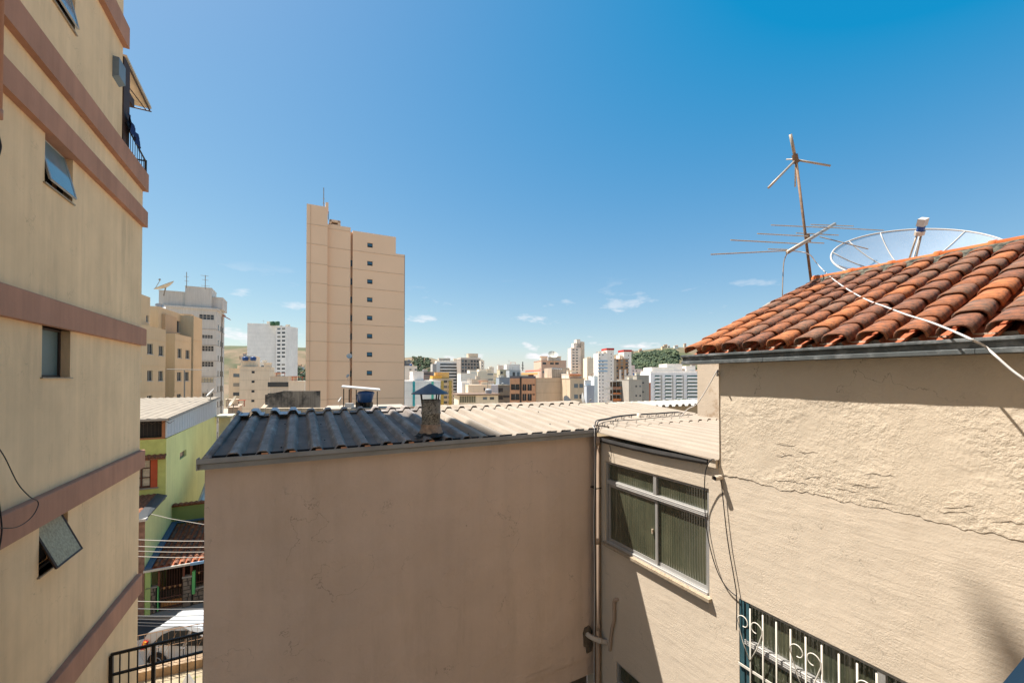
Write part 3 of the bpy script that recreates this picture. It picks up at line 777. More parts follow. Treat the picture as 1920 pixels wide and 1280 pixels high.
for f in ((c[0]+.10, MA-.16, c[2]-.012, c[0]+.135, MA-.175, c[2]-.022), (c[0]+.275, MA-.22, c[2]-.17, c[0]+.275, MA-.22, c[2]-.25)): q.tube([f[:3], f[3:]], .041, 12)
q.build('collar', m_pvc, ep, True)
cable('vent_pipe', [(RB-.03, 4.50, -3.9), (RB-.035, 4.46, -3.62), (RB-.04, 4.40, -3.40), (RB-.04, 4.40, -3.18), (RB-.03, 4.37, -3.12), (RB+.02, 4.35, -3.11)], .022, m_pvcp, 'thin bent pipe with hooked top beside the downpipe', 'pipe', n=10)
for k, (dx, m_) in enumerate(((-.055, m_cb), (-.047, m_cb), (-.066, m_cw))):
    q = smoothpath([onA(1185-8*k, 797, MA+.4), onA(1150-4*k, 800, MA+.05), (3.96-.02*k, MA-.02, -.705-.004*k), (3.90+dx, MA-.14, -.74), (3.895+dx, MA-.155, -.95), (3.915+dx, MA-.135, -1.4+.1*k), (3.90+dx*1.1, MA-.13, -2.1), (3.905+dx, MA-.13, -3.0), (3.90+dx, MA-.12, -3.9), (3.9+dx, MA-.12, -5)], 6)
    mm = M(); mm.tube(q, .0055, 5)
    single(mm, 'cable', m_, ('black cable following the downpipe, the one nearest the pipe', 'second black cable down the corner pipe, left of its twin', 'pale cable strapped down the corner pipe beside the black ones')[k], 'cable')
# cable bundle lying across the cream roof
bundle = [(3.98, MA-.03, -.70), (4.15, MA+.12, -.665), (4.4, 5.0, -.655), (4.8, 5.22, -.655), (5.3, 5.36, -.66), (6.0, 5.42, -.665), (6.6, 5.46, -.67), (6.75, 5.35, -.72)]
for k in range(2):
    cable('roof_cable', [(b, a+.05*k+.01*sin(i*2), z+.004*k) for i, (b, a, z) in enumerate(bundle)], .009, m_cb, ('thick black cable lying across the cream roof behind the white stub', 'second black cable lying just behind the thick one on the cream roof')[k])
cable('roof_cable_loop', [(4.0, MA-.05, -.69), (4.3, MA+.10, -.675), (4.9, 4.98, -.69), (5.6, 5.08, -.69), (6.6, 5.15, -.69)], .006, m_cb, 'thin dark cable crossing the lap of the cream side roof')
q = M(); q.tube([ab(1198, 797, 7.15), (lambda p: (p[0], p[1], p[2]+.21))(ab(1198, 797, 7.15))], .036, 14)
single(q, 'vent_stub', m_pvc, 'short cream vent pipe standing on the sunlit corrugated roof', 'pipe', smooth=True)
q = M(); q.box(-.07, .07, -.05, .05, 0, .03)
# cables on the right wall and the pipe stub
sp0 = onB(1352, 894, RB)
q = M(); q.tube([(RB+.02, sp0[1], sp0[2]), (RB-.115, sp0[1], sp0[2])], .028, 16, cap=False); q.tube([(RB-.1, sp0[1], sp0[2]), (RB-.02, sp0[1], sp0[2])], .022, 12, 1)
single(q, 'overflow_pipe', [m_pvc, m_dark], 'short cream pipe stub sticking out of the sunlit right wall', 'pipe', smooth=True)
wb = RB-.03
cable('wall_cable', [(4.02, 2.83, -.90), onB(1333, 862, wb-.08), onB(1322, 890, wb-.06), onB(1322, 960, wb), onB(1330, 1020, wb), onB(1345, 1070, wb), onB(1362, 1100, wb), onB(1381, 1117, wb)], .0055, m_cb, 'dark cable looping down across the right edge of the sliding window')
cable('wall_cable', [onB(1352, 900, wb-.02), onB(1355, 930, wb), onB(1364, 1010, wb), onB(1376, 1080, wb), onB(1381, 1117, wb), onB(1381, 1180, wb)], .0055, m_cb, 'dark cable hanging from the pipe stub to the grille window corner')
cable('short_cable', [onB(1143, 834, wb), onB(1146, 850, wb), onB(1145, 866, wb)], .004, m_cb, 'very short cable above the top corner of the sliding window')
# chimney ----------------------------------------------------------------
ch = thing('roof_vent', 'speckled cement chimney pipe with a conical metal cap on the dark roof', 'chimney', ab(808, 806, 5.12))
cb0 = OR[ch.name]; zt = at(808, 753, 5.12)[2]
m_chim = mat('mottled_cement', (.33,.30,.25), .8, .25, 10, .7, 70, .3, col2=(.07,.066,.06), c2lo=.50, c2hi=.60, c2scale=46)
q = M(); H = zt-cb0[2]+.03
q.lathe([(.118,-.06),(.116,H*.52),(.124,H*.53),(.124,H*.58),(.119,H*.60),(.119,H*.80),(.121,H),(.103,H),(.103,.05)], cb0, 28); q.build('pipe', m_chim, ch, True)
q = M(); q.lathe([(.15,-.03),(.129,.02),(.122,.05),(.123,.075),(.117,.08)], cb0, 26, jit=.05); q.build('mortar_collar', mat('crumbling_mortar', (.34,.24,.17), .97, .4, 18, 1, 50), ch)
apex = at(806, 719, 5.12)[2]; brim = at(806, 737, 5.12)[2]
cc = (cb0[0]-.012, cb0[1], 0)
q = M(); q.lathe([(.235,brim-.008),(.23,brim),(.12,brim+(apex-brim)*.5),(.012,apex),(.0,apex)], cc, 22); q.lathe([(.228,brim-.008),(.12,brim+(apex-brim)*.48),(.0,apex-.01)], cc, 22)
q.build('cap', mat('blue_grey_tin', (.095,.115,.145), .5, .2, 6, .2, 20, metal=.4), ch)
for f in (2.6, 3.3, 5.6, .5):
    q = M(); q.tube([(cc[0]+.10*cos(f), cc[1]+.10*sin(f), zt-.06), (cc[0]+.125*cos(f), cc[1]+.125*sin(f), brim+.03)], .010, 5); q.build('strut', m_black, ch)
q = M(); vs = []
q.lathe([(.20,-.065),(.17,-.045),(.13,-.02)], cb0, 20, jit=.14); q.build('tar_skirt', mat('tar', (.02,.02,.02), .7, .3, 12, 1, 40), ch)

# ================================================================== ANTENNAS AND DISH
ta = thing('tv_antenna', 'rusty television mast with crossed rods above the clay tile roof', 'antenna', ab(1524, 540, 6.3))
Ya = 6.3
mp0, mp1 = ab(1525, 560, Ya), ab(1492, 296, Ya)
q = M(); q.tube([mp0, mp1], .019, 8); q.build('mast', m_rust, ta, True)
q = M(); q.tube([ab(1490, 290, Ya-.02), ab(1493, 306, Ya)], .04, 8); q.build('hub', m_rust, ta)
for (x0, y0, x1, y1, r, dy) in ((1491, 296, 1482, 252, .022, -.1), (1490, 302, 1441, 352, .018, -.3), (1494, 300, 1557, 311, .016, -.1), (1491, 299, 1475, 299, .012, .2), (1492, 303, 1491, 350, .012, .4)):
    q = M(); q.tube([ab(x0, y0, Ya), ab(x1, y1, Ya+dy)], r, 6); q.build('dipole', m_rod, ta, True)
q = M(); q.tube([ab(1477, 473, Ya-.75), ab(1565, 420, Ya+.75)], .026, 8); q.build('boom', m_rod, ta, True)
q = M(); q.tube([ab(1513, 440, Ya), ab(1516, 455, Ya)], .035, 8); q.build('clamp', m_rust, ta)
for (x0, y0, x1, y1, Y0, Y1) in ((1333, 477, 1478, 470, 5.2, 5.6), (1370, 450, 1500, 457, 5.5, 5.9), (1420, 438, 1515, 443, 5.8, 6.2), (1446, 422, 1552, 427, 6.1, 6.6), (1520, 421, 1600, 424, 6.9, 7.1), (1524, 425, 1657, 432, 6.5, 6.8), (1493, 437, 1572, 441, 6.4, 6.6), (1537, 444, 1628, 467, 6.3, 5.9), (1440, 467, 1478, 468, 5.6, 5.6), (1512, 454, 1545, 456, 6.0, 6.1)):
    q = M(); q.tube([ab(x0, y0, Y0), ab(x1, y1, Y1)], .0085, 5); q.build('element', m_rod, ta)
cable('antenna_lead', [ab(1477, 473, 5.55), ab(1470, 490, 5.6), ab(1468, 520, 5.6), ab(1467, 556, 5.6), ab(1467, 590, 5.7)], .007, m_rod, 'thin grey lead hanging from the low end of the antenna boom')
def roofpt(px, py, lift=.10):
    # point of the tiled slope seen at (px,py)
    t, zz = D(px, py); dB = CT*t+ST
    # EZ + (b-EB)*uz/ux = zz*Y + ..., b = dB*Y
    s_ = uz/ux; Y = (EZ+lift-EB*s_)/(zz-dB*s_)
    return (dB*Y, (CT-ST*t)*Y, zz*Y)
wc = [ab(1477, 470, 5.6), ab(1500, 472, 5.7), ab(1519, 478, 5.8)]
for p in ((1530, 492), (1545, 508), (1563, 524), (1590, 543), (1625, 562), (1660, 575), (1700, 590), (1745, 604), (1790, 622), (1825, 638)): wc.append(roofpt(*p))
wc += [onB(1845, 648, RB-.17), onB(1868, 668, RB-.22), onB(1895, 692, RB-.24), onB(1925, 715, RB-.25), onB(1990, 770, RB-.22)]
cable('antenna_cable', wc, .0075, m_cw, 'white cable drooping over the clay tiles down past the gutter', k=5)
cable('white_cable', [ab(1420, 600, 6.6), ab(1385, 640, 6.5), (4.05, 2.82, .05), onB(1345, 695, 4.3), ab(1328, 725, 6.6), ab(1312, 750, 7.0), ab(1303, 760, 7.2), ab(1288, 768, 7.3), ab(1270, 790, 7.5)], .009, m_cw, 'white cable hanging past the corner of the tiled house onto the cream roof')
# big mesh dish behind the ridge
dY = 6.4
dsh = local('satellite_dish', 'large translucent mesh satellite dish behind the tiled ridge', 'satellite dish', at(1714, 474, dY), 0)
R_ = 1.05; Fd = .36*2*R_; dep = R_*R_/(4*Fd)
ax = Vector((-.27, -.56, .84)).normalized(); ex = Vector((0,0,1)).cross(ax).normalized(); ey = ax.cross(ex)
def dp_(r, f, off=0.0): return (ex*(r*cos(f))+ey*(r*sin(f))+ax*(r*r/(4*Fd)-dep+off))[:]
q = M(); vs = [dp_(R_*j/9, 2*pi*i/60) for j in range(10) for i in range(60)]
q.add(vs, [(j*60+i, j*60+(i+1) % 60, (j+1)*60+(i+1) % 60, (j+1)*60+i) for j in range(9) for i in range(60)])
q.build('reflector', mat('dish_mesh', (.40,.45,.52), .6, .08, 3, alpha=.42), dsh, True)
q = M(); q.tube([dp_(R_, 2*pi*i/60) for i in range(61)], .014, 6); q.build('rim', m_white, dsh, True)
for k in range(12):
    q = M(); f = 2*pi*(k+.3)/12; q.tube([dp_(R_*j/8, f, .008) for j in range(1, 9)], .009, 5); q.build('rib', m_white, dsh, True)
fo = Vector(ax)*(Fd-dep)
for s_ in (-1, 1):
    q = M(); q.tube([(ax*(-dep)+ex*.05*s_)[:], (fo-ax*.1+ex*.025*s_)[:]], .014, 6); q.build('feed_arm', m_rod, dsh, True)
q = M(); q.tube([(fo-ax*.10)[:], (fo-ax*.04)[:]], .065, 10); q.build('feed_plate', m_pvc, dsh)
q = M(); q.tube([(fo-ax*.04)[:], (fo+ax*.04)[:]], .05, 10); q.build('feed_ring', mat('blue_plastic', (.01,.06,.25), .5, .1, 3), dsh)
q = M(); q.tube([(fo+ax*.04)[:], (fo+ax*.15)[:]], .068, 4); q.build('feed_box', m_white, dsh)
q = M(); q.tube([(0, 0, -dep*.9), (.05, .1, -3)], .04, 8); q.build('post', m_rust, dsh)
# small dish peeping over the verge, and two dishes beyond the cream roof
def dish(label, px, py, Y, rad, axis, group=None, tilt=None, post=1.2, m=None, name='small_dish'):
    d = local(name, label, 'satellite dish', at(px, py, Y), 0, group)
    ax = Vector(axis).normalized(); ex = Vector((0,0,1)).cross(ax).normalized(); ey = ax.cross(ex)
    Fd = .42*2*rad; dep = rad*rad/(4*Fd)
    P = lambda r, f, o=0: (ex*(r*cos(f))+ey*(r*sin(f))+ax*(r*r/(4*Fd)-dep-o))[:]
    q = M(); n = 20
    for o in (0, rad*.04):
        q.add([P(rad*j/4, 2*pi*i/n, o) for j in range(5) for i in range(n)], [(j*n+i, j*n+(i+1) % n, (j+1)*n+(i+1) % n, (j+1)*n+i) for j in range(4) for i in range(n)])
    q.build('reflector', m or m_white, d, True)
    q = M(); q.tube([P(rad*.9, -pi/2), (ax*(Fd-dep))[:]], rad*.03, 5); q.tube([(ax*(Fd-dep))[:], (ax*(Fd-dep+rad*.15))[:]], rad*.1, 6); q.build('feed', m_conc, d)
    q = M(); q.tube([(ax*(-dep))[:], (0, 0, -dep-post)], rad*.06, 6); q.build('post', m_conc, d)
    return d
dish('pale dish edge peeping above the left verge of the tiled roof', 1452, 583, 8.2, .33, (-.9,-.6,.8))
dish('white dish behind the cream roof, the flatter of the two', 1066, 756, 16, .34, (.75,-.5,.35))
dish('white dish behind the cream roof, tall leaning one near the grey block', 1097, 752, 16, .36, (.92,-.15,.25))
# blue edge in the bottom right corner
be = M(); c0 = onB(1893, 1292, 3.2); c1 = onB(1935, 1213, 3.2)
be.prism([(3.2, c0[1]+.03, c0[2]), (3.2, c1[1]+.0, c1[2]), (3.2, c1[1]-.6, c1[2]), (3.2, c0[1]-.6, c0[2]-.3)], (.04, 0, 0))
single(be, 'shutter', m_blue, 'dark blue corner of an open shutter in the bottom right corner', 'shutter')

# ================================================================== STREET VIEW BETWEEN THE HOUSES
# ---- black gate
fA = 10.9
gf = thing('black_gate', 'tall black steel gate in the gap between the left block and the blank wall', 'gate', (LB, fA, -9))
zt0 = onA(212, 1225, fA); zt1 = onA(380, 1185, fA); zm0 = onA(250, 1248, fA); zm1 = onA(379, 1217, fA)
zl = lambda b, p, r: p[2]+(r[2]-p[2])*(b-p[0])/(r[0]-p[0])
q = M(); q.box(LB+.02, -.4, fA-.02, fA+.02, zt0[2]-.03, zt0[2]+.02); q.build('top_rail', m_black, gf)
q = M(); q.box(LB+.02, -.4, fA-.025, fA+.025, zm0[2]-.085, zm0[2]-.045); q.build('middle_rail', m_black, gf)
for b in (LB+.03, -2.62, -1.45): q = M(); q.box(b-.03, b+.03, fA-.032, fA+.032, -9, zt0[2]+(.0 if b > -3 else -.03)); q.build('post', m_black, gf)
b = LB+.16
while b < -.5:
    if min(abs(b-t) for t in (-2.62, -1.45)) > .05:
        q = M(); q.box(b-.010, b+.010, fA-.010, fA+.010, -9, zt0[2]-.03); q.build('bar', m_black, gf)
    b += .135
# ---- low wall and its older fence
rw = M(); base = p0 - nrm*.0
def lw(q, s0, s1, n0, n1, z0, z1):
    P = [p0+dxy*s0+nrm*n0, p0+dxy*s1+nrm*n0, p0+dxy*s1+nrm*n1, p0+dxy*s0+nrm*n1]
    q.prism([(p.x, p.y, z0) for p in P], (0, 0, z1-z0))
def lobj(q, name, m, label, cat, group=None):
    ob = q.build(name, m); return tag(ob, label, cat, group)
lw(rw, 0, 20, -.02, .36, -11.4, -8.74)
lobj(rw, 'low_wall', mat('weathered_wall', (.30,.21,.13), .95, .25, 2, .8, 20, .2), 'low weathered wall between the dirt yard and the street', 'wall')
of = local('old_fence', 'thin rusty fence with scroll tips on the low wall before the car', 'fence', (p0.x, p0.y, -8.74), atan2(dxy.y, dxy.x))
q = M(); q.tube([(0, .15, 1.02), (20, .15, 1.02)], .012, 5); q.tube([(0, .15, .1), (20, .15, .1)], .012, 5); q.tube([(0, .15, .55), (20, .15, .55)], .009, 5); q.build('rail', mat('pale_rust', (.26,.17,.11), .8, .3, 9), of)
proto = None
for k in range(44):
    q = M()
    if proto is None:
        q.tube([(0, 0, 0), (0, 0, 1.02)], .005, 4); proto = q.build('bar', mat('pale_rust', (.4,.24,.13)), of); proto.location = (7.0, .15, 0)
    else:
        c = proto.copy(); COL.objects.link(c); c.parent = of; c.location = (7+.145*k, .15, 0)
        if k % 8 == 3: c.scale = (2.6, 2.6, 1)
for k in range(12):
    q = M(); x = 9.0+k*.42+.1
    pts = [(x+.10*cos(f)*(1-f/9), .15, .62+.10*sin(f)*(1-f/9)) for f in [i*.6 for i in range(9)]]
    q.tube(pts, .006, 4); q.tube([(x-.15, .15, .30), (x+.15, .15, .88)], .006, 4); q.build('scroll', m_rust, of)
# leaning slab in the yard
q = M(); p = at(345, 1272, 11.4); q.box(0, .06, -.5, .5, -.3, .42)
ob = q.build('leaning_slab', m_conc); ob.location = (p[0], p[1], -9.0); ob.rotation_euler = (.1, .5, 1.0); tag(ob, 'pale concrete slab leaning in the dirt yard behind the black gate', 'slab')
# ---- car
m_car = mat('silver_white_paint', (.50,.51,.51), .22, .02, 1, spec=.6, coat=.8)
car = local('parked_car', 'white hatchback parked in the street with its rear light towards us', 'car', (at(258, 1200, 15.7)[0], 15.75, -11.3), radians(-2))
prof = [(.02,.42),(.0,.66),(.05,.98),(.24,1.30),(.50,1.46),(1.4,1.53),(2.2,1.48),(2.75,1.10),(3.0,.98),(3.75,.86),(3.98,.62),(4.0,.36),(3.6,.24),(.3,.24)]
def ins(z): return 0 if z < .92 else .22*(z-.92)/.6
q = M(); nlay = len(prof); Wd = 1.68; vs = []
for (x, z) in prof:
    i_ = ins(z)+.04; e = .06 if (x < .1 or x > 3.9) else 0
    vs += [(x, i_+e, z), (x, Wd*.25, z+(.03 if z > 1.2 else 0)), (x, Wd*.75, z+(.03 if z > 1.2 else 0)), (x, Wd-i_-e, z)]
fs = [(i*4+j, ((i+1) % nlay)*4+j, ((i+1) % nlay)*4+j+1, i*4+j+1) for i in range(nlay) for j in range(3)]
def sidepts(k): return [i*4+k for i in range(nlay)]
fs += [tuple(sidepts(0)), tuple(sidepts(3)[::-1])]
q.add(vs, fs); body = q.build('body', m_car, car, False)
bv = body.modifiers.new('bevel', 'BEVEL'); bv.width = .05; bv.segments = 3; bv.limit_method = 'ANGLE'
m_cg = mat('tinted_glass', (.012,.013,.012), .2, 0, spec=.3)
def sidew(pts, nm):
    q = M(); q.prism([(x, ins(z)+.022, z) for x, z in pts], (0, .02, 0)); return q.build(nm, m_cg, car)
sidew([(.48,.98),(.76,1.28),(1.10,1.41),(1.78,1.43),(1.70,.95)], 'rear_side_window')
sidew([(1.86,.96),(1.94,1.42),(2.2,1.38),(2.66,.98)], 'front_side_window')
q = M(); q.prism([(.14,.35,1.02),(.42,.42,1.31),(.42,1.26,1.31),(.14,1.33,1.02)], (-.02,0,.01)); q.build('rear_window', m_cg, car)
q = M(); q.prism([(.035,.028,.76),(.22,.005,.80),(.26,.02,1.04),(.13,.05,1.08),(.08,.06,.98)], (0,.22,0)); q.build('rear_light', mat('red_lamp', (.42,.012,.01), .25, .1, 9, spec=.8), car)
q = M(); q.prism([(.16,.0,.96),(.26,.005,.95),(.25,.02,1.05),(.14,.04,1.075)], (0,.05,0)); q.build('indicator', mat('amber_lamp', (.7,.25,.02), .3, 0), car)
for (x0, x1) in ((.62,.80),(1.62,1.80)):
    q = M(); q.box(x0, x1, .015, .045, .86, .89); q.build('door_handle', m_car, car)
q = M(); q.box(1.74, 1.755, .030, .05, .35, .94); q.box(.75, .76, .030, .05, .5, .94); q.build('door_seam', m_dark, car)
for (x, y) in ((.72, .10), (3.2, .10), (.72, Wd-.10), (3.2, Wd-.10)):
    q = M(); 
    q.tube([(x, y-.11, .31), (x, y+.09, .31)], .31, 22); wh = q.build('wheel', mat('tyre_rubber', (.02,.02,.02), .85), car)
    q = M(); q.tube([(x, y-.115, .31), (x, y-.09, .31)], .06, 8)
    for k in range(5):
        f = 2*pi*k/5+.3; q.tube([(x, y-.118, .31), (x+.19*cos(f), y-.118, .31+.19*sin(f))], .022, 4)
    q.tube([(x+.2*cos(i*pi/10), y-.114, .31+.2*sin(i*pi/10)) for i in range(21)], .015, 4); q.build('rim', m_alu, wh)
    q = M(); q.tube([(x+.36*cos(i*pi/12), y-.085, .31+.36*sin(i*pi/12)) for i in range(13)], .035, 5); q.build('wheel_arch', m_dark, car)

# ---- green house across the street
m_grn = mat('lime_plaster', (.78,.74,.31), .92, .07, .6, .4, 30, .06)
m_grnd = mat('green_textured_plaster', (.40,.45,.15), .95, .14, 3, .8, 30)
gh = local('green_house', 'lime green three storey house across the street with sheet roof', 'house', (at(312, 800, 22)[0], 22, -11.3), TH)
z0h = -11.3
zz = lambda v: v-z0h
q = M(); q.wall('x', 0, 0, 15.2, 0, zz(-3.28), [(2.9, 4.5, zz(-4.95), zz(-4.55))], .15, -1)
q.wall('x', 0, -3.3, 0, 0, zz(-6.55))
q.add([(-9,0,0),(-9,15,0),(-9,15,8),(-9,0,8)], [(0,1,2,3)]); q.add([(0,15.2,0),(-9,15.2,0),(-9,15.2,9),(0,15.2,9)], [(0,1,2,3)])
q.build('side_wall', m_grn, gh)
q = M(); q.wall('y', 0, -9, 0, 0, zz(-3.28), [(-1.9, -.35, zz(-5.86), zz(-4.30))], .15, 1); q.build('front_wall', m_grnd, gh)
q = M(); q.wall('y', -3.3, -9, 0, 0, zz(-6.6)); q.build('stone_front', mat('pink_stone', (.22,.13,.095), .95, .35, 4, 1, 14), gh)
q = M(); q.box(-.10, -.02, 0.02, 15.2, zz(-3.26), zz(-2.12)); 
q = M(); q.prism([(0,0.02,zz(-3.24)),(0,15.2,zz(-3.30)),(0,15.2,zz(-1.74)),(0,0.02,zz(-2.18))], (-.05,0,0)); q.build('white_panel', mat('pale_sheet_panel', (.52,.54,.56), .6, .06, 2), gh)
q = M()
for k in range(24):
    q = M(); y_ = .3+k*.62; q.box(.0, .012, y_, y_+.03, zz(-3.2), zz(-2.2+.44*y_/15.2)-.02); q.build('panel_rib', mat('pale_sheet_panel', (.5,.5,.5)), gh)
q = M(); q.box(-9, -.06, .25, 1, zz(-3.2), zz(-2.3)); q.build('loggia', m_dark, gh)
q = M(); q.box(-9, -.06, -.02, .05, zz(-3.28), zz(-3.2)); q.box(-.19, -.06, -.02, .12, zz(-3.2), zz(-2.25)); q.build('loggia_post', mat('rust_brown', (.30,.13,.06), .8), gh)
q = M()
for k in range(30): q.box(-.35-k*.16, -.34-k*.16, .1, .11, zz(-3.2), zz(-2.3))
q.build('loggia_grille', m_brown, gh)
# sheet roof, corrugated across its width
q = M(); vs = []; n = 80
for i in range(n+1):
    x = -9+9.18*i/n; h = .045*(1 if (i % 4) < 2 else 0)
    vs += [(x, -.35, zz(-2.17)+h), (x, 15.6, zz(-1.66)+h)]
q.add(vs, [(2*i, 2*i+1, 2*i+3, 2*i+2) for i in range(n)])
q.prism([(-9,-.35,zz(-2.20)),(.18,-.35,zz(-2.20)),(.18,15.6,zz(-1.69)),(-9,15.6,zz(-1.69))], (0,0,-.04)); q.build('sheet_roof', mat('beige_sheet', (.27,.225,.17), .8, .15, 1.2, .2, 10, .1), gh)
q = M(); q.box(-9, .2, -.42, -.35, zz(-2.27), zz(-2.15)); q.prism([(.16,-.42,zz(-2.27)),(.16,15.6,zz(-1.76)),(.16,15.6,zz(-1.66)),(.16,-.42,zz(-2.17))], (.05,0,0)); q.build('roof_trim', mat('trim_grey', (.3,.28,.25)), gh)
q = M()
for k in range(26): q.tube([(-9+k*.36, -.2, zz(-2.3)), (-8.82+k*.36, -.2, zz(-2.45))], .012, 4); q.tube([(-8.82+k*.36, -.2, zz(-2.45)), (-8.64+k*.36, -.2, zz(-2.3))], .012, 4)
q.build('lattice_beam', m_brown, gh, stuff=True)
# window with brick-red shutters
q = M(); frame(M(), 0, 0, 0, 0, 0, 0, 0)
fr = M(); X0, X1, Z0, Z1 = -1.9, -.35, zz(-5.86), zz(-4.30)
fr.box(X0, X1, .05, .10, Z0, Z0+.10); fr.box(X0, X1, .05, .10, Z1-.10, Z1); 
for x in (X0, X0+.42, X0+.83, X1-.34, X1-.08): fr.box(x, x+.075, .045, .10, Z0, Z1)
for z in (Z0+.52, Z0+1.02): fr.box(X0, X1-.30, .055, .09, z, z+.05)
fw = fr.build('window', mat('brown_timber', (.06,.022,.014), .6, .2, 6), gh)
q = M(); q.box(X0, X1, .11, .13, Z0, Z1); q.build('pane', mat('curtained_glass', (.30,.30,.26), .25, .3, 5, spec=.7), fw)
q = M(); q.box(X1-.28, X1-.002, .0-.02, .05, Z0, Z1); sh = q.build('shutter', mat('brick_red_wood', (.36,.075,.03), .8, .1, 4), fw)
for k in range(14):
    q = M(); q.box(X1-.27, X1-.02, -.032, -.02, Z0+.03+k*.112, Z0+.085+k*.112); q.build('slat', mat('brick_red_wood', (.36,.075,.03)), sh)
q = M(); q.box(X0-.1, X1+.05, -.08, .02, Z0-.06, Z0); q.build('sill', m_conc, fw)
# small tiled hoods
def hood(x0, x1, y0, z0, y1, z1, nm, par, m=None, pitch=.24):
    q = M(); n = int((x1-x0)/pitch)*6; vs = []
    for i in range(n+1):
        x = x0+(x1-x0)*i/n; h = .06*abs(sin(pi*(x-x0)/pitch))
        for j in range(9):
            f = j/8; st_ = .02*((f*8) % 1)
            vs.append((x, y0+(y1-y0)*f, z0+(z1-z0)*f+h+(.018 if j % 2 else 0)))
    q.add(vs, [(i*9+j, i*9+j+1, (i+1)*9+j+1, (i+1)*9+j) for i in range(n) for j in range(8)])
    q.prism([(x0,y0,z0-.06),(x1,y0,z0-.06),(x1,y1,z1-.03),(x0,y1,z1-.03)], (0,0,.05))
    return q.build(nm, m or m_tile[1], par, True)
hood(-9, .02, -.32, zz(-4.28), .0, zz(-4.14), 'tile_hood', gh)
hood(-9, -.35, -3.45, zz(-6.62), -.02, zz(-6.25), 'lower_tile_roof', gh)
q = M(); q.prism([(-.36,-3.5,zz(-6.52)),(.06,-3.5,zz(-6.58)),(.06,0,zz(-6.35)),(-.36,0,zz(-6.20))], (0,0,-.07)); q.build('verge_flashing', mat('dark_flashing', (.05,.055,.06), .5), gh)
q = M(); q.box(-.36, .08, -3.52, -3.2, zz(-6.68), zz(-6.56)); q.build('verge_end', m_white, gh)
q = M(); q.box(.001, .02, 3.0, 4.4, zz(-4.92), zz(-4.58)); 
q = M(); q.box(-.12, -.10, 2.95, 4.45, zz(-4.93), zz(-4.57)); q.build('vent_glass', m_far_glass, gh)
q = M(); q.box(-3, -.5, 16.1, 18, zz(-3.3), zz(-3.1)); q.box(.0, 1.2, 14.5, 17, zz(-3.42), zz(-3.28)); q.box(.15, 1.0, 15.3, 16.8, 0, zz(-3.42)); q.build('rear_annex', mat('annex_cream', (.6,.55,.4), .8), gh)

# ---- porch house beside it
ph = local('porch_house', 'green porch with dark red tile roof and brown grilles across the street', 'house', (gh.location.x, gh.location.y, -11.3), TH)
def yz(px, py, x=None): return None
# tile roof made of single tile columns
PR = []
ze, zr, ye, yr = zz(-8.97), zz(-8.30), -3.4, 1.1
tb = M(); vs = []
for (yy, wd, hh) in ((0, .20, .075), (.46, .17, .06)):
    for i in range(6):
        f = -1+2*i/5; vs.append((wd/2*f, yy, hh*(1-f*f)))
tb.add(vs, [(i, i+1, 7+i, 6+i) for i in range(5)])
pr0 = {}
sl_ = atan2(zr-ze, yr-ye); LL = sqrt((zr-ze)**2+(yr-ye)**2)
for c in range(16):
    for r in range(12):
        km = random.choice((0, 1, 1, 2, 2, 3)); s_ = r*.40
        if s_ > LL-.3: continue
        if km not in pr0: pr0[km] = ob = tb.build('roof_tile', m_tile[km], ph, True)
        else: ob = pr0[km].copy(); COL.objects.link(ob); ob.parent = ph
        ob.location = (.40+c*.25+random.uniform(-.01,.01), ye+cos(sl_)*s_, ze+sin(sl_)*s_+.02); ob.rotation_euler = (sl_-.06, 0, random.uniform(-.03,.03))
q = M(); q.prism([(0,ye,ze-.03),(4.4,ye,ze-.03),(4.4,yr,zr-.03),(0,yr,zr-.03)], (0,0,-.05)); q.build('roof_deck', m_pan, ph)
q = M(); q.prism([(.02,ye-.05,ze+.0),(.28,ye-.05,ze+.0),(.28,yr,zr+.05),(.02,yr,zr+.05)], (0,0,.06)); q.prism([(.02,yr-.1,zr+.07),(4.4,yr-.1,zr+.07),(4.4,yr+.12,zr+.10),(.02,yr+.12,zr+.10)], (0,0,.03)); q.build('blue_flashing', mat('slate_blue_metal', (.05,.10,.17), .5, .15, 3), ph)
q = M(); q.box(0, 4.4, ye-.10, ye-.02, ze-.12, ze-.02); q.build('eave_gutter', mat('pale_gutter', (.55,.52,.45), .6), ph)
q = M(); q.box(1.75, 4.4, ye-.13, ye-.10, ze-.13, ze+.0); q.build('gutter_sheet', mat('sky_blue_paint', (.20,.36,.55), .5), ph)
q = M(); q.wall('y', 1.2, .02, 5, 0, zz(-7.28)); q.box(.02, 5, 1.2, 1.35, 0, zz(-7.28)); q.box(.02, 4.4, -.2, -.1, 0, zz(-8.75)); q.box(0.02,.22, -3.3, -3.1, .0, ze-.1); q.box(4.3,4.4,-3.3,1.2,0,ze-.1); q.build('wall', mat('mid_green_plaster', (.32,.44,.16), .9, .1, 1), ph)
hood(.02, 5, 1.12, zz(-7.28), 1.42, zz(-7.24), 'coping_tile', ph)
q = M(); q.prism([(1.2,1.6,zz(-7.6)),(5,1.6,zz(-7.6)),(5,6.5,zz(-5.9)),(1.2,6.5,zz(-5.9))], (0,0,.05)); q.build('light_roof', mat('pale_blue_sheet', (.48,.56,.56), .6, .08, 2), ph)
q = M(); q.tube([(1.15,1.6,zz(-7.52)),(1.15,6.6,zz(-5.82))], .09, 4); q.build('light_roof_verge', mat('grey_verge', (.4,.38,.35)), ph)
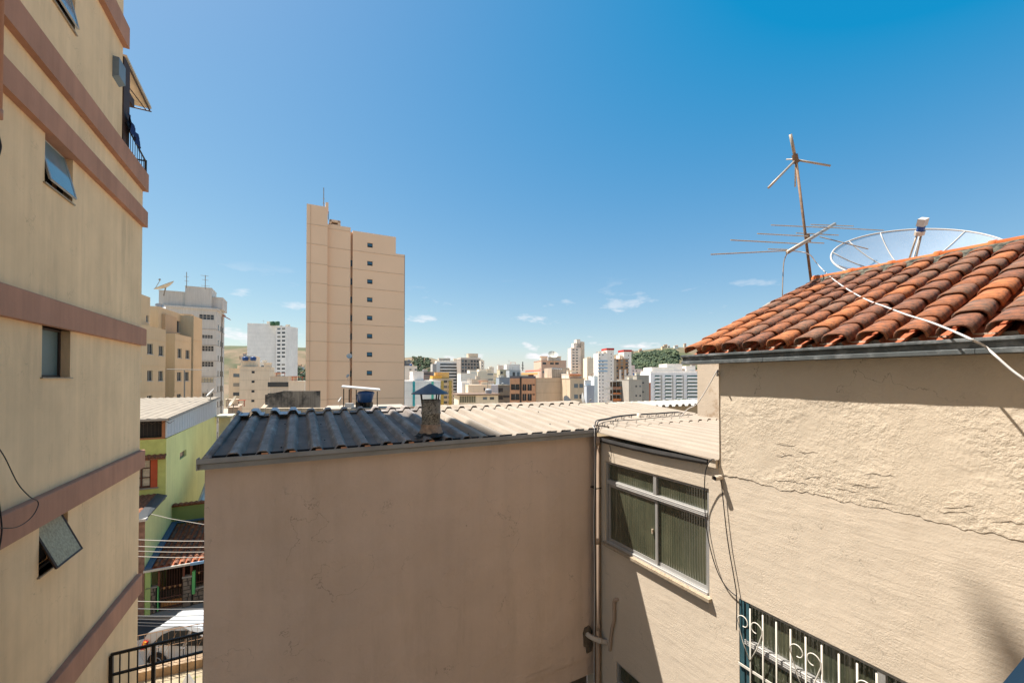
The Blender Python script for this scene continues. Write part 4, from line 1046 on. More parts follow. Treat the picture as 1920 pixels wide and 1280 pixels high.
# stone plinths, posts and grilles
m_stw = mat('rubble_stone', (.17,.14,.11), .95, .3, 3, .8, 14)
def stones(x0, x1, y, z0, z1, par):
    q = M(); q.box(x0, x1, y, y+.2, z0, z1); base_ = q.build('plinth', mat('dark_mortar', (.05,.045,.04)), par)
    z = z0
    while z < z1-.05:
        x = x0; h = random.uniform(.16, .24)
        while x < x1-.05:
            wdt = min(random.uniform(.18, .36), x1-x); hh = min(h, z1-z)
            j = lambda: random.uniform(-.02, .02)
            if wdt > .08:
                q = M(); q.prism([(x+.02+j()*.5,y-.02,z+.02), (x+wdt-.02+j()*.5,y-.02,z+.02), (x+wdt-.03,y-.02,z+hh-.02+j()*.4), (x+.03,y-.02,z+hh-.02+j()*.4)], (0,.04,0)); q.build('stone', m_stw, base_)
            x += wdt
        z += h
stones(.05, .42, ye+.14, zz(-11.15), zz(-9.95), ph)
stones(1.42, 1.78, ye+.12, zz(-11.15), zz(-9.75), ph)
stones(1.80, 4.2, ye+.20, zz(-11.15), zz(-10.45), ph)
q = M(); q.box(.03,.45, ye+.1, ye+.36, zz(-9.95), zz(-9.89)); q.box(1.4,1.8, ye+.08, ye+.36, zz(-9.75), zz(-9.68)); q.prism([(1.8,ye+.16,zz(-10.45)),(4.2,ye+.16,zz(-10.2)),(4.2,ye+.16,zz(-10.12)),(1.8,ye+.16,zz(-10.37))], (0,.24,0)); q.build('cap', m_conc, ph)
q = M(); q.box(.46,.50, ye+.15, ye+.3, zz(-11.1), zz(-9.9)); q.box(1.79,1.90, ye+.1, ye+.3, zz(-10.6), zz(-9.5)); q.build('green_jamb', mat('bright_green_paint', (.12,.42,.14), .8), ph)
q = M(); q.box(.48,.55, ye+.16, ye+.22, zz(-9.95), ze-.1); q.box(1.42,1.49, ye+.16, ye+.22, zz(-9.7), ze-.1); q.box(1.70,1.79, ye+.16, ye+.22, zz(-9.7), ze-.1); q.build('timber_post', mat('red_brown_post', (.14,.05,.03), .8), ph, stuff=True)
q = M()
for k in range(3): q.box(.56, 1.42, ye+.2, ye+.24, zz(-10.05)-.02-.5*k+.0, zz(-10.05)+.02-.5*k)
for k in range(2): q.box(1.92, 4.2, ye+.2, ye+.24, zz(-9.60)-.02-.5*k, zz(-9.60)+.02-.5*k)
q.build('grille_rail', mat('brown_iron', (.10,.045,.03), .7), ph)
for k in range(9):
    q = M(); q.box(.58+k*.1, .595+k*.1, ye+.2, ye+.22, zz(-11.0), ze-.14); q.build('grille_bar', mat('brown_iron', (.1,.045,.03)), ph)
for k in range(22):
    q = M(); q.box(1.95+k*.1, 1.965+k*.1, ye+.2, ye+.22, zz(-10.3), ze-.14); q.build('grille_bar', mat('brown_iron', (.1,.045,.03)), ph)
q = M()
for k in range(4): q.box(.68+k*.2,.75+k*.2, ye+.17, ye+.20, zz(-10.12), zz(-10.02))
for k in range(9): q.box(2.02+k*.24,2.09+k*.24, ye+.17, ye+.20, zz(-9.68), zz(-9.58))
q.build('rosette', mat('brass', (.35,.2,.09), .5, metal=.4), ph)
q = M(); q.box(.56, 1.4, ye+.3, ye+.34, zz(-11.0), zz(-10.75)); q.build('gate_board', mat('orange_wood', (.35,.17,.06), .8, .2, 4), ph)
q = M(); q.box(.3, 4.2, -.9, -.85, zz(-11.1), zz(-9.4)); q.build('dark_interior', mat('shaded_room', (.03,.018,.014)), ph)

# ---- overhead wires
wires = [(1007,1011,'uppermost of the four close wires'),(1020,1022,'second of the four close wires'),(1029,1031,'third of the four close wires'),(1039,1041,'lowest of the four close wires'),(1124,1122,'single wire before the porch plinth'),(1138,1136,'wire just below the plinth one'),(1150,1148,'topmost of the wires over the car roof'),(1155,1158,'second of the wires over the car roof'),(1161,1165,'third of the wires over the car roof'),(1167,1170,'lowest of the wires over the car roof')]
for i, (y0, y1, t) in enumerate(wires):
    Y = 14.2 if i < 6 else 14.6
    a_, b_ = at(180, y0-(2 if i < 6 else 0), Y), at(460, y1, Y-.2)
    q = M(); pts = [Vector(a_).lerp(Vector(b_), k/10) - Vector((0,0,.10*4*(k/10)*(1-k/10))) for k in range(11)]
    q.tube(pts, .012, 4); ob = q.build('power_line', mat('wire_pale', (.22,.20,.17), .5) if i < 5 else mat('wire_dark', (.09,.09,.09), .5)); tag(ob, 'thin overhead wire across the street gap, '+t, 'wire', 'overhead wires across the street')
q = M(); q.tube([at(262, 958, 20), at(320, 972, 19), at(390, 984, 18)], .016, 4); tag(q.build('phone_wire', mat('wire_pale', (.22,.20,.17))), 'slanting pale wire in front of the lime house wall', 'wire')

# ================================================================== CITY
def bframe(px0, px1, Y, rot):
    t0, t1 = D(px0, 709)[0], D(px1, 709)[0]; r = radians(rot); X0 = t0*Y
    wd = (t1*Y-X0)/(cos(r)-t1*sin(r)); return (X0, Y), r, wd
def zrow(py, Y): return D(960, py)[1]*Y
PALE = {}
hash_r = random.Random(11)
m_fgl = mat('far_window_light', (.10,.13,.15), .25, .1, .2, spec=.6)
m_fgc = mat('far_window_curtain', (.26,.24,.20), .6, .1, .2)
def clutter(b, wd, depth, H, roofs):
    top = H+(max([r_[4] for r_ in roofs if r_[1]-r_[0] > .5] or [0]))
    s_ = max(.6, min(wd, 12)/10)
    for i in range(hash_r.choice((1, 2, 2, 3))):
        x = hash_r.uniform(.15, .85)*wd; y = hash_r.uniform(.2, .6)*depth; k = hash_r.random()
        q = M()
        if k < .35: q.tube([(x,y,top),(x,y,top+3.2*s_)], .07*s_, 4); q.tube([(x-.8*s_,y,top+2.6*s_),(x+.8*s_,y,top+2.7*s_)], .05*s_, 4); q.build('roof_aerial', m_conc, b)
        elif k < .52: q.lathe([(0,0),(.8*s_,0),(.9*s_,1.2*s_),(.5*s_,1.5*s_),(0,1.55*s_)], (x,y,top), 10); q.build('roof_tank', m_tanks[hash_r.choice((0,1,1))], b)
        elif k < .85: q.box(x-1.3*s_, x+1.3*s_, y-1*s_, y+1*s_, top, top+1.9*s_); q.box(x-1.5*s_, x+1.5*s_, y-1.2*s_, y+1.2*s_, top+1.9*s_, top+2.05*s_); q.build('stair_head', bmat((.5,.45,.38)), b)
        else: q.box(x-2*s_, x+2*s_, y-1*s_, y+1*s_, top+1.6*s_, top+1.75*s_); q.box(x-1.8*s_, x-1.6*s_, y-.8*s_, y-.6*s_, top, top+1.6*s_); q.box(x+1.6*s_, x+1.8*s_, y-.8*s_, y-.6*s_, top, top+1.6*s_); q.build('roof_shelter', mat('red_sheet', (.40,.10,.05), .8), b)
m_tanks = [mat('tank_blue', (.018,.06,.18), .45, .15, 3), mat('tank_grey', (.35,.35,.35), .7, .1, 1)]
def bmat(c, streak=.1):
    c = tuple(min(.84, v*m_) for v, m_ in zip(c, (1.30, 1.22, 1.12)))
    k = tuple(round(v, 2) for v in c)
    return mat('render_%s' % '_'.join(str(int(v*100)) for v in k), c, .9, .07, .25, .0, 6, streak)
def city(label, px0, px1, ytop, Y, rot, depth, col, fl=3.0, win=None, side=None, base=None, name='apartment_building', cat='building', roofs=(), balc=None, lines=False, sidecol=None, winm=None, left=False, ybot=None, par=.5, group=None):
    (X0, Y0), r, wd = bframe(px0, px1, Y, rot)
    zt = zrow(ytop, Y); zb = base if base is not None else terr(X0, Y0)-2
    b = local(name, label, cat, (X0, Y0, zb), r, group)
    H = zt-zb; q = M()
    q.box(0, wd, 0, depth, 0, H)
    q.box(-.1, wd+.1, -.1, depth+.1, H, H+par*.3)
    q.build('wall', [bmat(col), bmat(sidecol or col)], b)
    nf = int((H-1)/fl)
    if lines:
        q = M()
        for k in range(nf): z = H-1-k*fl; q.box(-.04, wd+.04, -.04, depth+.04, z-.12, z)
        q.build('floor_line', bmat(tuple(v*.8 for v in col)), b, stuff=True)
    wm = winm or m_far_glass
    q = M(); used = False
    def put(s, u, w_, h_, z):
        if s == 0: q.box(u*wd-w_/2, u*wd+w_/2, -.06, .3, z, z+h_)
        elif s == 1: q.box(wd-.3, wd+.06, u*depth-w_/2, u*depth+w_/2, z, z+h_)
        else: q.box(-.06, .3, u*depth-w_/2, u*depth+w_/2, z, z+h_)
    rows = min(nf, 16)
    if win:
        cols, w_, h_, off = win
        for k in range(rows):
            for u in cols:
                if random.random() < .97: put(0, u, w_, h_, H-off-k*fl-h_); used = True
    if side:
        cols, w_, h_, off = side
        for k in range(rows):
            for u in cols: put(2 if left else 1, u, w_, h_, H-off-k*fl-h_); used = True
    if used:
        q.m = [hash_r.choice((0,0,0,1,2)) for _ in range(len(q.f)//6) for __ in range(6)]
        q.build('window', [wm, m_fgl, m_fgc], b, stuff=True)
    clutter(b, wd, depth, H, roofs)
    if balc:
        q = M(); g = M()
        for (u0, u1) in balc:
            for k in range(rows):
                z = H-.6-(k+1)*fl
                q.box(u0*wd, u1*wd, -1.1, .0, z-.25, z); q.box(u0*wd, u1*wd, -1.1, -1.0, z, z+.9)
                g.box(u0*wd+.2, u1*wd-.2, -.05, .2, z+.01, z+fl-.5)
        g.build('balcony_glazing', wm, b, stuff=True); q.build('balcony', bmat(tuple(min(.8, v*1.08) for v in col)), b, stuff=True)
    for (u0, u1, v0, v1, h, c) in roofs:
        q = M(); q.box(u0*wd, u1*wd, v0*depth, v1*depth, H+.01, H+h)
        q.box(u0*wd-.08, u1*wd+.08, v0*depth-.08, v1*depth+.08, H+h, H+h+.15); q.build('rooftop_block', bmat(c), b)
    return b, wd, H
BG, TAN, WH, GY = (.56,.44,.30), (.42,.31,.205), (.66,.64,.60), (.30,.29,.27)

# ---- the tall tan tower
(X0, Y0), r, wd = bframe(573, 757.5, 62, 26.5)
tw = local('tower_block', 'tall tan tower block with one column of small square windows', 'building', (X0, Y0, -30), r)
px2u = lambda px: (lambda t: (t*Y0-X0)/(cos(r)-t*sin(r)))(D(px, 709)[0])
def ztw(px, py): u = px2u(px); return D(px, py)[1]*(Y0+u*sin(r))+30
m_tw = mat('tower_render', (.82,.55,.36), .9, .04, .12, .1, 8, .0)
uA, uB, uC, uD, uE = px2u(609), px2u(615), px2u(656), px2u(660), px2u(741)
zA, zB, zC, zD = ztw(573, 385), ztw(620, 421), ztw(662, 433), ztw(750, 477)
wins = []; ys_ = (460, 494, 528, 562, 596, 630, 664.5, 699)
uw = px2u(692.5); WW = .42
for y in ys_: z = ztw(692, y); wins.append((uw-WW, uw+WW, z-.38, z+.38))
q = M()
q.box(0, uB-.2, -.7, 9, 0, zA)
q.box(uB-.2, uC, 0, 9, 0, zB)
q.box(uC, uD+.15, .7, 9, 0, zC)
q.wall('y', -.12, uD, uE, 0, zC, wins, .35, 1); 
q.add([(uD,-.12,0),(uD,9,0),(uD,9,zC),(uD,-.12,zC)], [(0,1,2,3)]); q.add([(uD,-.12,zC),(uE,-.12,zC),(uE,9,zC),(uD,9,zC)], [(0,1,2,3)]); q.add([(uE,-.12,0),(uE,9,0),(uE,9,zC),(uE,-.12,zC)], [(0,1,2,3)])
q.box(uE+.002, wd, -.118, 9, 0, zD)
# water-tank frame with the see-through opening
u1, u2 = px2u(616), px2u(637); zf = ztw(620, 411)
q.box(u1, u1+.3, .1, 5, zB, zf); q.box(u2-.4, u2, .1, 5, zB, zf); q.box(u1, u2, .1, 5, zf-.35, zf); q.box(u1, u2, .1, 1, zB-.1, zB+.15)
q.box(uB-.5, uB-.1, -.72, 2, zA-.2, ztw(613, 383))
q.build('wall', m_tw, tw)
for (a_, b_, c_, d_) in wins:
    q = M(); q.box(a_, b_, .08, .13, c_, c_+.06); q.box(a_, b_, .08, .13, d_-.06, d_); q.box(a_, a_+.06, .08, .13, c_, d_); q.box(b_-.06, b_, .08, .13, c_, d_); fo_ = q.build('window', m_brown, tw)
    q = M(); q.box(a_, b_, .15, .2, c_, d_); q.build('pane', m_far_glass, fo_)
    q = M(); q.prism([(a_+.05,.05,d_-.05),(b_-.05,.05,d_-.05),(b_-.05,-.10,c_+.25),(a_+.05,-.10,c_+.25)], (0,.03,.0)); q.build('sash', m_far_blue, fo_)
flh = (wins[1][2]-wins[2][2])
q = M()
for k in range(14):
    z = wins[0][2]-.9-flh*(k-1)
    for (a_, b_, yy, top) in ((0, uB-.2, -.7, zA), (uB-.2, uC, 0, zB), (uD, wd, -.12, zC)):
        if z < top-.3 and z > 2: q.box(a_, b_+(.02 if b_ == wd else 0), yy-.035, yy+.1, z, z+.10)
q.build('floor_line', mat('tower_line', (.62,.42,.28), .9), tw, stuff=True)
q = M(); q.box(px2u(580), px2u(580)+.07, -.76, -.70, 5, zA-.2); q.build('pipe', mat('tower_line', (.34,.24,.16)), tw)
q = M()
for k in range(7):
    z = wins[k+1][2]; q.box(uC+.05, uD+.0, .45, .69, z-.3, z+.7)
q.build('slot_window', m_far_glass, tw)
q = M(); q.box(wd-.02, wd+.06, -.12, 9, 0, zD-.02); q.build('dark_flank', mat('tower_flank_shade', (.18,.10,.05), .9), tw)  # right flank of the tower, its shade painted as a darker colour
def mast(label, px, y0, y1, Y, r=.05, arms=()):
    a = local('roof_antenna', label, 'antenna', at(px, y0, Y), 0); o = Vector(at(px, y0, Y))
    q = M(); q.tube([(0,0,0), (Vector(at(px, y1, Y))-o)[:]], r, 5); q.build('mast', m_conc, a)
    for (ax0, ax1, ay) in arms:
        q = M(); q.tube([(Vector(at(ax0, ay, Y))-o)[:], (Vector(at(ax1, ay+1.5, Y+.3))-o)[:]], r*.6, 4); q.build('element', m_conc, a)
mast('thin lattice mast on top of the tall tan tower', 607, 392, 352, 63.5, .06, ((605, 609, 380),(605,609,372)))
mast('short rod standing by the tank frame of the tan tower', 616, 412, 396, 63, .05)
dish('small round dish stuck on the slot of the tan tower', 655, 667, 61.5, .42, (.3,-1,.5), post=.6)
dish('tiny dish low on the tan tower slot', 652, 704, 61.5, .30, (-.5,-1,.6), post=.6)
# ---- tank shelter
ts = local('tank_shelter', 'small white roofed shelter on dark posts in front of the tan tower', 'shelter', at(640, 765, 30), radians(20))
s0 = at(640, 765, 30)
q = M(); q.prism([(0,-.2,zrow(726,30)-s0[2]),(2.75,-.2,zrow(733,30)-s0[2]),(2.75,1.6,zrow(731,30)-s0[2]),(0,1.6,zrow(724,30)-s0[2])], (0,0,.07)); q.build('roof', m_white, ts)
for x in (.12, .50, 1.0, 2.5): q = M(); q.box(x, x+.07, 0, .07, 0, 1.45-x*.09); q.build('post', m_black, ts)
q = M(); q.box(-1.2, 4.6, -.6, 3.5, -8, 0); 
rb = q.build('flat_roofed_house', mat('sunlit_screed', (.36,.31,.25), .9, .1, 1)); rb.location = (s0[0], s0[1], s0[2]); rb.rotation_euler = (0,0,radians(20)); tag(rb, 'low house with pale flat roof just left of the chimney cap', 'house')
for (x, sc, lab) in ((1.72, 1, 'blue plastic water tank under the shelter, the larger front one'), (1.45, .8, 'second blue water tank behind the larger one')):
    q = M(); q.lathe([(.0,.38),(.44*sc,.38),(.60*sc,.95*sc+.1),(.63*sc,.97*sc+.12),(.63*sc,1.02*sc+.1),(.5*sc,1.14*sc+.08),(.0,1.2*sc+.08)], (0,0,0), 18)
    ob = local('water_tank', lab, 'water tank', (s0[0]+cos(radians(20))*x-sin(radians(20))*(.5 if sc == 1 else 1.0), s0[1]+sin(radians(20))*x+cos(radians(20))*(.5 if sc == 1 else 1.0), s0[2]), 0)
    q.build('tank', mat('tank_blue', (.018,.06,.18), .45, .15, 3), ob, True)
    q = M()
    for k in range(6): q.box(-.4+k*.16, -.36+k*.16, -.3, .3, 0, .38)
    q.build('stand', m_black, ob)
dish('little grid dish left of the tank shelter', 637, 748, 29, .22, (-.8,-.5,.6), post=.5)
q = M(); p = at(655, 764, 29); q.box(-.25, .25, -.2, .2, 0, .32); ob = q.build('white_crate', m_white); ob.location = p; tag(ob, 'small white box on the flat roof by the tank shelter', 'box')

# ---- beige apartment house, left (faces run away from us)
phi = radians(-20); dirv = (sin(phi), cos(phi))
bx0 = at(255, 709, 44)
ba = local('beige_apartments', 'beige apartment house with stepped parapets behind the lime house', 'building', (bx0[0], bx0[1], -26), radians(70+0)+0)
rr = radians(90)-(-phi)*-1
ba.rotation_euler = (0, 0, radians(90+20))           # local x runs away along the facade, -y side faces us
cx, sxn = cos(radians(110)), sin(radians(110))
def us(px, v=0):      # distance along facade seen at column px for facade offset v (towards -local y = right)
    t = D(px, 709)[0]; ox = bx0[0]+(-sxn)*(v)*1.0; oy = bx0[1]+cx*v
    return (t*oy-ox)/(cx-t*sxn)
def zs_(px, py, v=0):
    u = us(px, v); Yp = bx0[1]+cx*v+u*sxn; return D(px, py)[1]*Yp+26
m_ba = mat('beige_apartment_render', (.58,.45,.29), .9, .05, .3, 0, 6, .06)
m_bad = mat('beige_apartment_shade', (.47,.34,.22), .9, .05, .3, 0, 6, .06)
def facade(v, pa, pb, ytop_px, ytop_py, wl_, mm, nm='wall'):
    ua, ub = us(pa, v), us(pb, v); zt = zs_(ytop_px, ytop_py, v); hl = []
    for (xa, xb, ya, yb) in wl_:
        u0, u1 = us(xa, v), us(xb, v); hl.append((u0, u1, zs_((xa+xb)/2, yb, v), zs_((xa+xb)/2, ya, v)))
    q = M(); q.wall('y', v, ua, ub, 0, zt, hl, .2, 1); q.add([(ua,v,zt),(ub,v,zt),(ub,v+8,zt),(ua,v+8,zt)], [(0,1,2,3)]); q.add([(ub,v,0),(ub,v+8,0),(ub,v+8,zt),(ub,v,zt)], [(0,1,2,3)]); q.add([(ua,v,0),(ua,v+8,0),(ua,v+8,zt),(ua,v,zt)], [(0,1,2,3)])
    for k in range(6):
        z = zs_(ytop_px, 640+47*k, v)
        if z < zt: q.box(ua, ub, v-.04, v, z, z+.10)
    q.build(nm, mm, ba)
    for h in hl:
        q = M(); a_, b_, c_, d_ = h; mid_ = (a_+b_)/2
        for (x0_, x1_) in ((a_, a_+.06), (b_-.06, b_), (mid_-.03, mid_+.03)): q.box(x0_, x1_, v+.10, v+.15, c_, d_)
        q.box(a_, b_, v+.10, v+.15, c_, c_+.06); q.box(a_, b_, v+.10, v+.15, d_-.06, d_); fo_ = q.build('window', mat('beige_frame', (.35,.33,.3), .6), ba)
        q = M(); q.box(a_, b_, v+.16, v+.2, c_, d_); q.build('pane', m_far_glass, fo_)
        q = M(); q.box(a_-.1, b_+.1, v-.08, v, c_-.08, c_); q.build('sill', m_white, fo_)
facade(0, 240, 310, 300, 616, [(275.5, 286, 644, 664), (297, 306, 648, 667), (276, 286, 694, 714), (297, 306, 695, 714), (258, 263, 650, 670), (258, 263, 694, 714), (276, 286, 741, 760)], m_ba)
facade(.5, 240, 280, 262, 551, [(272.5, 277, 591, 604)], m_ba)
facade(1.2, 309, 330, 320, 592, [], m_bad)
facade(.1, 327.5, 358, 340, 628, [(332.5, 340, 653, 671), (347.5, 355, 656, 672.5), (332, 340, 697, 714), (347, 354, 697, 714), (332, 340, 738, 756)], m_ba)
facade(1.6, 296, 358, 330, 586, [(330.5, 341, 602, 624)], m_ba)
facade(-.0, 362, 378, 370, 595, [], m_ba)
facade(.8, 357, 362.5, 360, 590, [], m_bad)
# ---- white tall apartment house
(X0, Y0), r, wd = bframe(300, 405, 76, 27.9)
wa = local('white_apartments', 'tall white apartment house with dark ribbon windows and roof dishes', 'building', (X0, Y0, -30), r)
pu = lambda px: (lambda t: (t*Y0-X0)/(cos(r)-t*sin(r)))(D(px, 709)[0])
def zw(px, py): return D(px, py)[1]*(Y0+pu(px)*sin(r))+30
m_wa = mat('white_grey_render', (.55,.53,.49), .9, .08, .25, 0, 6, .12)
zt = zw(400, 577); dw = 9.5
hl = []
for (xa, xb, ya, yb) in ((372, 400, 590, 599), (378, 398, 628, 634), (378, 400, 648.5, 658), (378, 400, 678, 687), (378, 400, 708, 717), (379, 400, 737, 746)):
    hl.append((pu(xa), pu(xb), zw(390, yb), zw(390, ya)))
q = M(); q.wall('y', 0, 0, wd, 0, zt, hl, .3, 1); q.add([(0,0,zt),(wd,0,zt),(wd,dw,zt),(0,dw,zt)], [(0,1,2,3)]); q.add([(0,0,0),(0,dw,0),(0,dw,zt),(0,0,zt)], [(0,1,2,3)]); q.box(wd-.3, wd, .002, dw, 0, zt-.05)
q.box(-.2, wd+.25, -.25, dw, zt-.45, zt-.10)
q.build('wall', m_wa, wa)
for i, h in enumerate(hl):
    a_, b_, c_, d_ = h; q = M(); n = 4
    for k in range(n+1): x = a_+(b_-a_)*k/n; q.box(x-.06, x+.06, .12, .18, c_, d_)
    q.box(a_, b_, .12, .18, (c_+d_)/2-.04, (c_+d_)/2+.04); fo_ = q.build('window', mat('beige_frame', (.35,.33,.3)), wa)
    q = M(); q.box(a_, b_, .2, .25, c_, d_); q.build('pane', m_far_glass if i != 4 else mat('pale_shutter', (.55,.5,.36)), fo_)
q = M()
for k in range(9):
    z = zw(400, 618+29.5*k); q.box(0, wd+.06, -.06, dw, z, z+.12)
q.build('floor_line', mat('render_line', (.38,.35,.31)), wa)
q = M()
for k in range(9):
    z = zw(404, 606+29.3*k)
    for y_ in (1.8, 4.6, 7.2): q.box(wd-.1, wd+.07, y_, y_+(.5 if y_ != 4.6 else .6), z-1.2, z-.1)
q.build('side_window', m_far_glass, wa, stuff=True)
q = M(); q.box(wd, wd+.18, 5.6, 5.85, 0, zt-1); q.build('side_pipe', m_conc, wa)
for (xa, xb, yt, y0_, y1_) in ((293, 346, 545, 1.0, 6), (344, 394, 538, .6, 6), (392, 414, 556, 1.5, 7)):
    q = M(); ua, ub = pu(xa), pu(xb)
    q.box(ua, ub, y0_, y1_, zt, zw((xa+xb)/2, yt)); q.box(ua-.05, ub+.05, y0_-.08, y1_+.05, zw((xa+xb)/2, yt), zw((xa+xb)/2, yt)+.15)
    if xa == 293: q.box(pu(305), pu(313), y0_-.06, y0_+.2, zw(309, 560), zw(309, 550))
    q.build('penthouse', m_wa, wa)
q = M(); q.prism([(wd+.1,6.2,zt-.6),(wd+1.3,6.2,zt-1.3),(wd+1.3,8.5,zt-1.3),(wd+.1,8.5,zt-.6)], (0,0,.1)); q.build('red_awning', mat('red_canvas', (.4,.08,.04)), wa)
dish('large cream dish on the roof of the white apartment house', 307, 534, 74, 1.7, (-.35,-.45,.85), post=1.5, m=mat('cream_dish', (.6,.55,.45), .7))
dish('middle sized dish lower on the white apartment roof', 301, 574, 70, .75, (.6,-.3,.6), post=1)
mast('left antenna mast above the white apartment house', 350, 540, 510, 75, .06, ((345, 354, 518), (346, 354, 526)))
mast('right antenna mast above the white apartment house', 385, 542, 516, 75, .06, ((376, 391, 516), (379, 391, 524), (377, 393, 535)))
# antenna on the lime house roof
mast('long horizontal antenna boom on a pole over the lime house', 346, 745, 694, 31, .05, ((313, 391, 692),))
dish('grey dish on the far end of the lime house roof', 394, 735, 33, .42, (-.6,-.6,.7), post=.5)
dish('orange-lit dish below the white apartment house', 435, 752, 60, .95, (-.7,-.7,.55), post=2.5, m=mat('cream_dish', (.6,.55,.45)))

# ---- other buildings, left to right
b, wd, H = city('slim white tower with stepped top and green roof tanks', 463, 516, 606, 300, 18, 14, (.62,.63,.64), 3.0, lines=True)
city('windowed end of the slim white tower under the green tanks', 516.5, 536, 612, 304, -12, 12, (.62,.63,.64), 3.0, win=((.3,.75), 2.8, 1.3, 1.2), balc=None)
for (px, lab) in ((511, 'left green water tank on top of the slim white tower'), (520, 'right green water tank on top of the slim white tower')):
    o = local('roof_tank', lab, 'water tank', at(px, 610, 303), 0); q = M(); q.lathe([(0,0),(1.6,0),(1.7,2.6),(1.2,3.1),(0,3.2)], (0,0,0), 14); q.build('tank', mat('tank_green', (.05,.13,.07), .6), o, True)
city('cream block with blue tanks behind the dark roof, its tall part', 449, 505, 688, 125, 24, 12, (.56,.48,.38), 3, win=((.45,), .8, .7, 1.2), lines=True, roofs=((0,.5,.1,.8,3.4,(.56,.48,.38)),))
for (px, lab) in ((460, 'left blue water tank on the cream block'), (475, 'right blue water tank on the cream block')):
    o = local('roof_tank', lab, 'water tank', at(px, 676, 126), 0); q = M(); q.lathe([(0,0),(.75,0),(.85,1.0),(.5,1.2),(0,1.3)], (0,0,0), 12); q.build('tank', mat('tank_blue', (.02,.06,.18)), o, True)
city('left recess of the cream block with a column of dark windows', 429, 449.5, 691, 129, 24, 10, (.52,.44,.34), 3, win=((.75,), 2.0, 1.1, 1.6))
city('grey house with balconies between cream block and stained wall', 506, 541, 706, 110, 22, 10, (.48,.42,.35), 3, win=((.45,), 5.0, 1.3, 1.5), base=-30)
city('small white cube house above the stained wall', 541, 571, 715, 90, 20, 8, (.60,.57,.50), 3, base=-30)
city('white upper house with dark window band beside the slim tower', 483, 502, 680, 180, 20, 8, (.60,.57,.52), 3, win=((.6,), 2, 1.2, 1.2), base=-30)
city('darker balcony house far below the white apartments', 428, 447, 765, 62, 30, 8, (.35,.30,.25), 2.6, win=((.5,), 2.2, 1.4, .6), base=-30)
# stained walls
q = M(); a_ = at(497, 745, 32); b_ = at(540, 734, 34); c_ = at(590, 732, 36)
for (A_, B_, y0_, y1_) in (((497, 32), (531, 33.4), 740, 733), ((531, 33.4), (600, 36), 732.5, 732.5)):
    pa, pb_ = at(A_[0], y0_, A_[1]), at(B_[0], y1_, B_[1]); 
    q.prism([(pa[0],pa[1],-9),(pb_[0],pb_[1],-9),pb_,pa], (-.1,.3,0))
tag(q.build('stained_wall', m_stain), 'old wall streaked black with grime left of the tan tower', 'wall')
q = M(); pa, pb_ = at(488, 765, 30), at(610, 765, 33); q.prism([(pa[0],pa[1],-8),(pb_[0],pb_[1],-8),pb_,pa], (-.15,.6,0)); pa, pb_ = at(488, 765, 30), at(497, 756, 33); q.prism([(pa[0],pa[1],-8),(pb_[0],pb_[1],-8),pb_,pa], (.3,.1,0))
tag(q.build('parapet', mat('tan_parapet', (.48,.38,.27), .9, .2, .6, 0, 6, .3)), 'tan parapet in front of the grimy streaked wall', 'wall')
# right of the tower
city('dark slab top peeping out behind the tan tower', 755, 771, 676, 330, 20, 10, (.10,.11,.13), 3, win=((.7,), 4, 1.2, 1.0))
city('pinkish white block with small windows right of the tan tower', 750, 782, 686, 300, 20, 12, (.62,.57,.52), 3.4, win=((.6,.75,.92), 1.5, 1.3, 2))
city('dark red banded balcony block behind the chimney cap', 782, 812, 697, 330, 20, 12, (.20,.16,.16), 3, win=((.5,), 9, 1.2, 1))
city('low white panelled hall with teal strips behind the chimney cap', 758, 826, 714, 190, 20, 30, (.66,.65,.66), 3.5, lines=True, roofs=((.25,.55,.1,.6,4.5,(.6,.56,.54)),))
for (px, lab, c) in ((776, 'left teal strip sign on the white panelled hall', (.03,.30,.33)), (811, 'right teal strip sign on the white panelled hall', (.08,.42,.30))):
    q = M(); q.box(0, 1.1, -.3, 0, -12, 0); ob = q.build('strip_sign', mat('teal_%d' % px, c, .6, .3, .5)); ob.location = at(px-2, 715, 189+(px-776)*.06); tag(ob, lab, 'sign')
city('broad white balcony block below the horizon, left neighbour of the brown one', 818, 872, 679, 380, 18, 16, (.60,.62,.64), 3.0, balc=((.12,.98),), roofs=((.1,.5,.2,.7,4,(.42,.38,.33)), (.02,1,.15,.9,1.6,(.6,.55,.5))))
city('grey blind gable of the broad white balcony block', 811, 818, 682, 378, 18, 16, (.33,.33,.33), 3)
city('dark brown apartment tower with tan rooftop block on the skyline', 864, 901, 673, 370, 22, 16, (.28,.25,.23), 3.0, win=((.1,.25,.4,.55,.7,.85), 2.0, 2.0, .8), roofs=((0,1,.0,.9,1.4,(.55,.5,.45)), (.45,.95,.3,.7,5.5,(.42,.36,.29))))
city('pale flank of the dark brown apartment tower', 901, 908, 676, 372, 22, 14, (.62,.58,.52), 3, win=((.5,), .9, .9, 1.5))
city('yellow water tower block behind the chimney cap', 816, 842, 698, 240, 15, 9, (.46,.32,.13), 3)
city('yellow trimmed apartment block right of the chimney', 811, 850, 710, 230, 20, 12, (.50,.42,.32), 3.0, win=((.4,.62,.85), 2.0, 1.4, .9), roofs=((0,.45,0,.8,1.6,(.62,.34,.07)),))
for (px, lab) in ((829, 'left yellow pilaster on the trimmed apartment block'), (844, 'right yellow pilaster on the trimmed apartment block')):
    q = M(); q.box(0, 1.5, -.5, 0, -20, -.5); ob = q.build('pilaster', bmat((.40,.30,.09))); ob.location = at(px-2, 712, 229+(px-829)*.1); tag(ob, lab, 'pilaster')
city('white stepped house with orange door strip among the pale roofs', 864, 895, 700, 200, 18, 10, (.66,.62,.57), 3, win=((.2,), 1, 1.6, 1), roofs=((.55,1,.1,.7,1.6,(.6,.56,.5)),))
